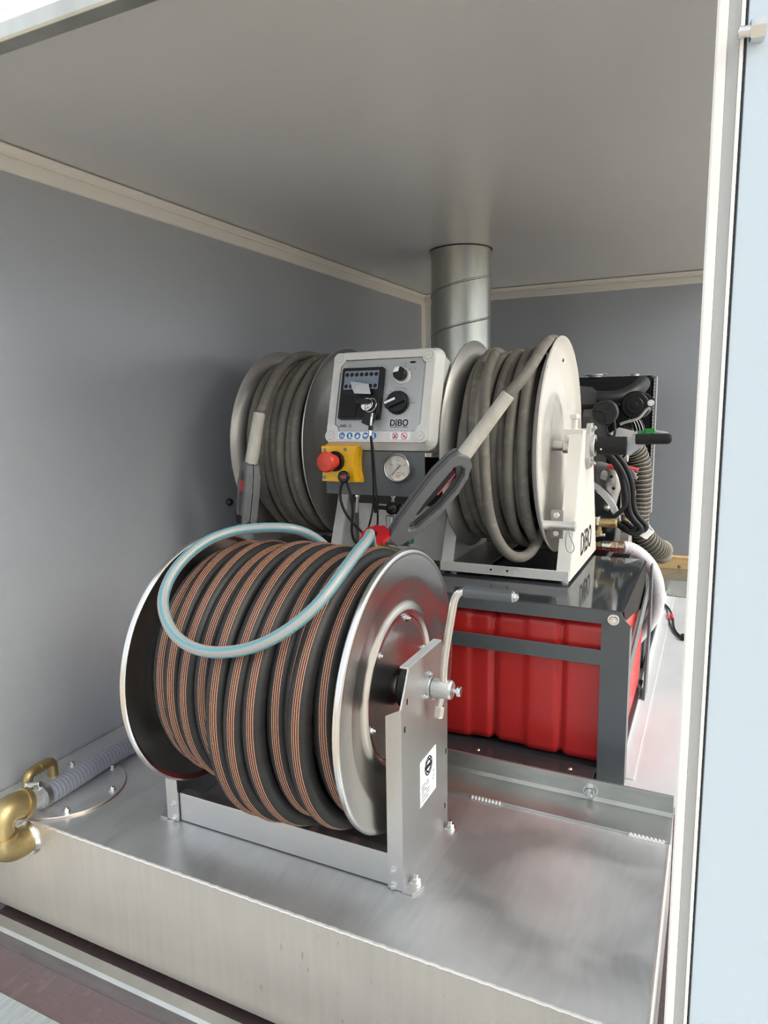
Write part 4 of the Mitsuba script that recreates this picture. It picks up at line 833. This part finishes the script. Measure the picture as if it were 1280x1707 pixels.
part(en_, 'radiator_hose', tube(spline([(-0.55, 2.36, 0.025), (-0.43, 2.39, 0.020), (-0.352, 2.40, 0.012), (-0.295, 2.42, 0.014), (-0.252, 2.46, 0.036), (-0.236, 2.53, 0.058), (-0.240, 2.585, 0.062)], 60), 0.026, 22), 'rubber')
al = part(en_, 'alternator', cat(cy((-0.232, 2.30, -0.010), (-0.232, 2.42, -0.010), 0.044, n=36), cy((-0.232, 2.285, -0.010), (-0.232, 2.30, -0.010), 0.026, n=28), cy((-0.232, 2.278, -0.010), (-0.232, 2.286, -0.010), 0.010, n=18)), 'black')
part(al, 'bolt', bolt((-0.186, 2.30, -0.004), (0, -1, 0), 0.0075, 0.0), 'bolt')
part(al, 'ear', prism(soft([(-0.215, -0.03), (-0.178, -0.014), (-0.176, 0.008), (-0.205, 0.028)], 0.004), XZ, -2.325, -2.302), 'black')
part(en_, 'tension_arm', tube(spline([(-0.268, 2.25, -0.068), (-0.240, 2.25, -0.058), (-0.212, 2.25, -0.046), (-0.194, 2.25, -0.024), (-0.183, 2.25, -0.020)], 24), 0.0045, 10), 'cast_alu')
part(en_, 'drive_belt', cat(*[tube(spline([(-0.250 + 0.010 * k, 2.30, -0.050 - .001 * k), (-0.240 + 0.010 * k, 2.30, -0.068), (-0.234 + 0.0105 * k, 2.30, -0.098)], 12), 0.0052, 8) for k in range(4)]), 'rubber')
part(en_, 'belt_rib', cat(*[tube(spline([(-0.2355 + 0.009 * k, 2.293, -0.056), (-0.227 + 0.009 * k, 2.293, -0.072), (-0.222 + 0.0095 * k, 2.293, -0.095)], 12), 0.0014, 6) for k in range(3)]), 'cast_alu')
fc = part(en_, 'filter_cap', cat(cy((-0.274, 1.985, -0.027), (-0.274, 1.95, -0.027), 0.0335, n=40, c=0.003), lathe([(0.027, 0), (0.0325, 0), (0.0325, 0.004), (0.027, 0.004), (0.027, 0)], (-0.274, 1.95, -0.027), (0, -1, 0), 40)), 'rubber', label='round black filter cap')
part(fc, 'rib', cat(cy((-0.274, 1.95, -0.027), (-0.274, 1.944, -0.027), 0.005, n=14), *[tube([np.array((-0.274, 1.947, -0.027)) + np.array([math.cos(a), 0, math.sin(a)]) * q for q in (0, 0.016, 0.031)], 0.0016, 6) for a in np.radians((55, 170, 275))]), 'black')
part(en_, 'filter_strap', tube(spline([(-0.262, 1.955, -0.058), (-0.262, 1.955, -0.085), (-0.250, 1.955, -0.092), (-0.246, 1.957, -0.075), (-0.250, 1.96, -0.050)], 24), 0.0035, 8), 'black')
part(en_, 'lever_bracket', cat(prism(soft([(-0.252, -0.105), (-0.206, -0.090), (-0.206, -0.080), (-0.246, -0.070), (-0.246, -0.030), (-0.236, -0.010), (-0.231, 0.005), (-0.228, 0.005), (-0.229, -0.040), (-0.236, -0.068), (-0.262, -0.085)], 0.001).buffer(0.002), XZ, -2.015, -1.995), cy((-0.212, 2.0, -0.085), (-0.190, 2.0, -0.083), 0.005, n=14)), 'cast_alu')
part(en_, 'green_valve', cat(ring((-0.165, 1.93, -0.082), (-0.143, 1.93, -0.080), 0.0125, 0.004), cy((-0.185, 1.93, -0.083), (-0.165, 1.93, -0.082), 0.0085, n=18)), 'green', label='green band on a small valve')
part(en_, 'valve_lever', tube([(-0.142, 1.93, -0.076), (-0.125, 1.93, -0.079), (-0.112, 1.93, -0.081)], 0.0034, 10), 'cast_alu')
CB = [(-0.285, 2.0, -0.128), (-0.255, 2.0, -0.152), (-0.228, 2.0, -0.190), (-0.212, 2.0, -0.238), (-0.207, 2.0, -0.288), (-0.190, 2.0, -0.325), (-0.172, 2.0, -0.350), (-0.185, 2.0, -0.362), (-0.215, 2.015, -0.354), (-0.240, 2.05, -0.350)]
for dx, dy, dz_ in ((0, 0, 0), (-0.013, 0.010, 0.004), (0.011, 0.012, 0.006)):
    part(en_, 'cable', pipe([np.array(p) + np.array([dx, dy, dz_]) for p in CB], 0.0072, 12, 60), 'rubber')
part(en_, 'cable', pipe([(-0.225, 2.0, -0.195), (-0.216, 1.996, -0.250), (-0.218, 1.996, -0.288), (-0.240, 1.998, -0.312), (-0.255, 2.0, -0.345)], 0.0062, 12, 40), 'rubber')
part(en_, 'cable', pipe([(-0.195, 2.02, -0.110), (-0.222, 2.02, -0.142), (-0.24, 2.03, -0.165), (-0.25, 2.03, -0.19)], 0.003, 8), 'black')
part(en_, 'red_cable', pipe([(-0.325, 2.05, -0.177), (-0.285, 2.05, -0.180), (-0.246, 2.05, -0.183), (-0.214, 2.05, -0.186), (-0.192, 2.05, -0.192)], 0.0078, 14), 'pink_red')
part(en_, 'cable_sleeve', tube([(-0.307, 2.05, -0.179), (-0.295, 2.05, -0.179), (-0.275, 2.05, -0.181)], np.array([0.0098, 0.012, 0.0088]), 14), 'mid_grey')
part(en_, 'terminal', cat(cy((-0.20, 2.05, -0.205), (-0.212, 2.05, -0.187), 0.009, n=14), cy((-0.205, 2.06, -0.212), (-0.20, 2.06, -0.205), 0.011, n=14)), 'mid_grey')
ca = part(en_, 'cast_outlet', cat(tube(spline([(-0.30, 2.16, -0.345), (-0.285, 2.14, -0.300), (-0.272, 2.12, -0.258), (-0.262, 2.11, -0.225), (-0.268, 2.13, -0.205)], 30), np.linspace(0.030, 0.022, 30), 18), cy((-0.30, 2.12, -0.215), (-0.245, 2.11, -0.225), 0.018, n=20), cy((-0.27, 2.2, -0.16), (-0.235, 2.2, -0.16), 0.02, n=20)), 'cast_alu', label='cast aluminium outlet housing')
for x, z in ((-0.268, -0.214), (-0.261, -0.248)):
    part(ca, 'hole', cy((x, 2.10, z), (x, 2.088, z), 0.005, n=12), 'black')
part(en_, 'bracket_plate', bx(-0.248, -0.205, 2.15, 2.16, -0.37, -0.26, 0.003), 'cast_alu')
fw_ = part(en_, 'flywheel_cover', cat(cy((-0.385, 2.055, -0.365), (-0.385, 2.09, -0.365), 0.139, n=72, c=0.003)), 'slate_gloss', 30, label='large dark round cover')
part(fw_, 'rim', lathe([(0.136, 0), (0.150, 0.004), (0.150, 0.03), (0.139, 0.03), (0.136, 0)], (-0.385, 2.062, -0.365), (0, 1, 0), 72), 'cast_alu')
part(fw_, 'bolt', cat(lathe([(0, 0), (0.0095, 0), (0.0095, .004), (0.006, .007), (0, .0075)], (-0.274, 2.055, -0.302), (0, -1, 0), 20)), 'bolt')
part(en_, 'brass_fitting', cat(cy((-0.290, 1.955, -0.329), (-0.232, 1.955, -0.3275), 0.0125, n=24), hexn((-0.246, 1.955, -0.328), (1, 0, 0), 0.0140, 0.012)), 'brass')
part(en_, 'brass_fitting', cat(cy((-0.280, 1.955, -0.330), (-0.280, 1.955, -0.365), 0.0085, n=20), hexn((-0.280, 1.955, -0.350), (0, 0, -1), 0.0105, 0.010)), 'brass')
part(en_, 'fitting', bx(-0.294, -0.277, 1.942, 1.968, -0.335, -0.312, 0.002), 'bolt')
part(en_, 'drain_pin', cy((-0.290, 1.955, -0.366), (-0.262, 1.955, -0.362), 0.005, n=14), 'bolt')
part(en_, 'brass_fitting', cat(cy((-0.222, 2.06, -0.318), (-0.20, 2.06, -0.32), 0.010, n=18), cy((-0.225, 2.06, -0.318), (-0.225, 2.06, -0.338), 0.008, n=16)), 'brass')
part(en_, 'pump_head', cat(bx(-0.243, -0.210, 2.08, 2.14, -0.44, -0.372, 0.004), bx(-0.258, -0.243, 2.08, 2.14, -0.44, -0.355, 0.004), bx(-0.236, -0.208, 2.07, 2.12, -0.372, -0.338, 0.003), cy((-0.208, 2.07, -0.358), (-0.168, 2.07, -0.356), 0.015, n=20)), 'cast_alu', label='bright aluminium pump head')
part(en_, 'tie', ring((-0.190, 2.10, -0.372), (-0.172, 2.10, -0.350), 0.034, 0.030), 'white', label='white cable tie')
part(en_, 'inlet_fitting', cat(cy((-0.295, 1.975, -0.397), (-0.281, 1.975, -0.397), 0.010, n=20), hexn((-0.283, 1.975, -0.397), (1, 0, 0), 0.0125, 0.010)), 'brass')
part(en_, 'inlet_fitting', cy((-0.273, 1.975, -0.397), (-0.247, 1.975, -0.397), 0.0145, n=24), 'bolt')
part(en_, 'inlet_fitting', cat(hexn((-0.247, 1.975, -0.397), (1, 0, 0), 0.0165, 0.018), cy((-0.23, 1.975, -0.397), (-0.212, 1.977, -0.396), 0.0155, n=24)), 'copper')
def ribbed_hose(name, pts, r, pitch, mat, rib, amp, label):
    k = tag(name, label, 'hose'); P = spline(pts, 400); s = np.r_[0, np.cumsum(np.linalg.norm(np.diff(P, axis=0), axis=1))]
    part(k, 'hose', tube(P, r + amp * np.cos(s / pitch * 2 * math.pi), 26), mat, 60)
    t = np.gradient(P, axis=0); t /= np.linalg.norm(t, axis=1, keepdims=True); x = basis(t[0])[0]; X = []
    for q in t: x = unit(x - q * (x @ q)); X.append(x)
    X = np.array(X); Y = np.cross(t, X); n = int(s[-1] / pitch * 26); ss = np.linspace(0, s[-1], n)
    I = lambda A: np.column_stack([np.interp(ss, s, A[:, c]) for c in range(3)])
    a = ss / pitch * 2 * math.pi
    part(k, 'rib', tube(I(P) + (r + amp * 0.6) * (np.cos(a)[:, None] * I(X) + np.sin(a)[:, None] * I(Y)), rib, 5), mat.replace('rib_hose', 'rib_wire') if mat == 'rib_hose' else 'white_hose_rib', 60)
    return k
ribbed_hose('corrugated_hose', [(-0.262, 2.28, -0.105), (-0.240, 2.32, -0.135), (-0.222, 2.345, -0.175), (-0.213, 2.35, -0.230), (-0.211, 2.35, -0.290), (-0.214, 2.35, -0.346), (-0.214, 2.35, -0.392), (-0.198, 2.37, -0.432), (-0.172, 2.40, -0.468), (-0.150, 2.46, -0.495), (-0.150, 2.56, -0.515), (-0.155, 2.68, -0.56)], 0.0335, 0.0142, 'rib_hose', 0.0012, 0.0010, 'thick black-brown corrugated hose bending down beside the engine')
ribbed_hose('outlet_hose', [(-0.215, 1.977, -0.398), (-0.190, 1.985, -0.404), (-0.163, 1.99, -0.424), (-0.142, 2.0, -0.453), (-0.128, 2.01, -0.490), (-0.122, 2.02, -0.530), (-0.124, 2.03, -0.570), (-0.136, 2.04, -0.612), (-0.156, 2.05, -0.648), (-0.182, 2.06, -0.69)], 0.0172, 0.0058, 'white_hose', 0.0006, 0.0004, 'white spiral-ribbed hose curving down over the right edge of the support frame')
wr = tag('loose_wire', 'thin loose twin wire with red connectors and a small plug on the bright deck', 'wire')
part(wr, 'wire', pipe([(-0.150, 2.80, -0.775), (-0.132, 2.72, -0.778), (-0.118, 2.60, -0.780), (-0.105, 2.52, -0.780), (-0.080, 2.43, -0.780), (-0.060, 2.41, -0.779)], 0.0030, 8, 60), 'black')
part(wr, 'wire', pipe([(-0.150, 2.80, -0.772), (-0.125, 2.74, -0.778), (-0.105, 2.62, -0.780), (-0.096, 2.52, -0.780), (-0.074, 2.44, -0.780), (-0.060, 2.42, -0.779)], 0.0030, 8, 60), 'black')
for p0, p1 in (((-0.126, 2.67, -0.777), (-0.119, 2.61, -0.777)), ((-0.113, 2.67, -0.777), (-0.106, 2.62, -0.777))):
    part(wr, 'connector', cy(p0, p1, 0.005, n=12), 'pink_red', label='red crimp connector')
part(wr, 'plug', cat(bx(-0.072, -0.030, 2.395, 2.425, -0.783, -0.766, 0.003)), 'black')
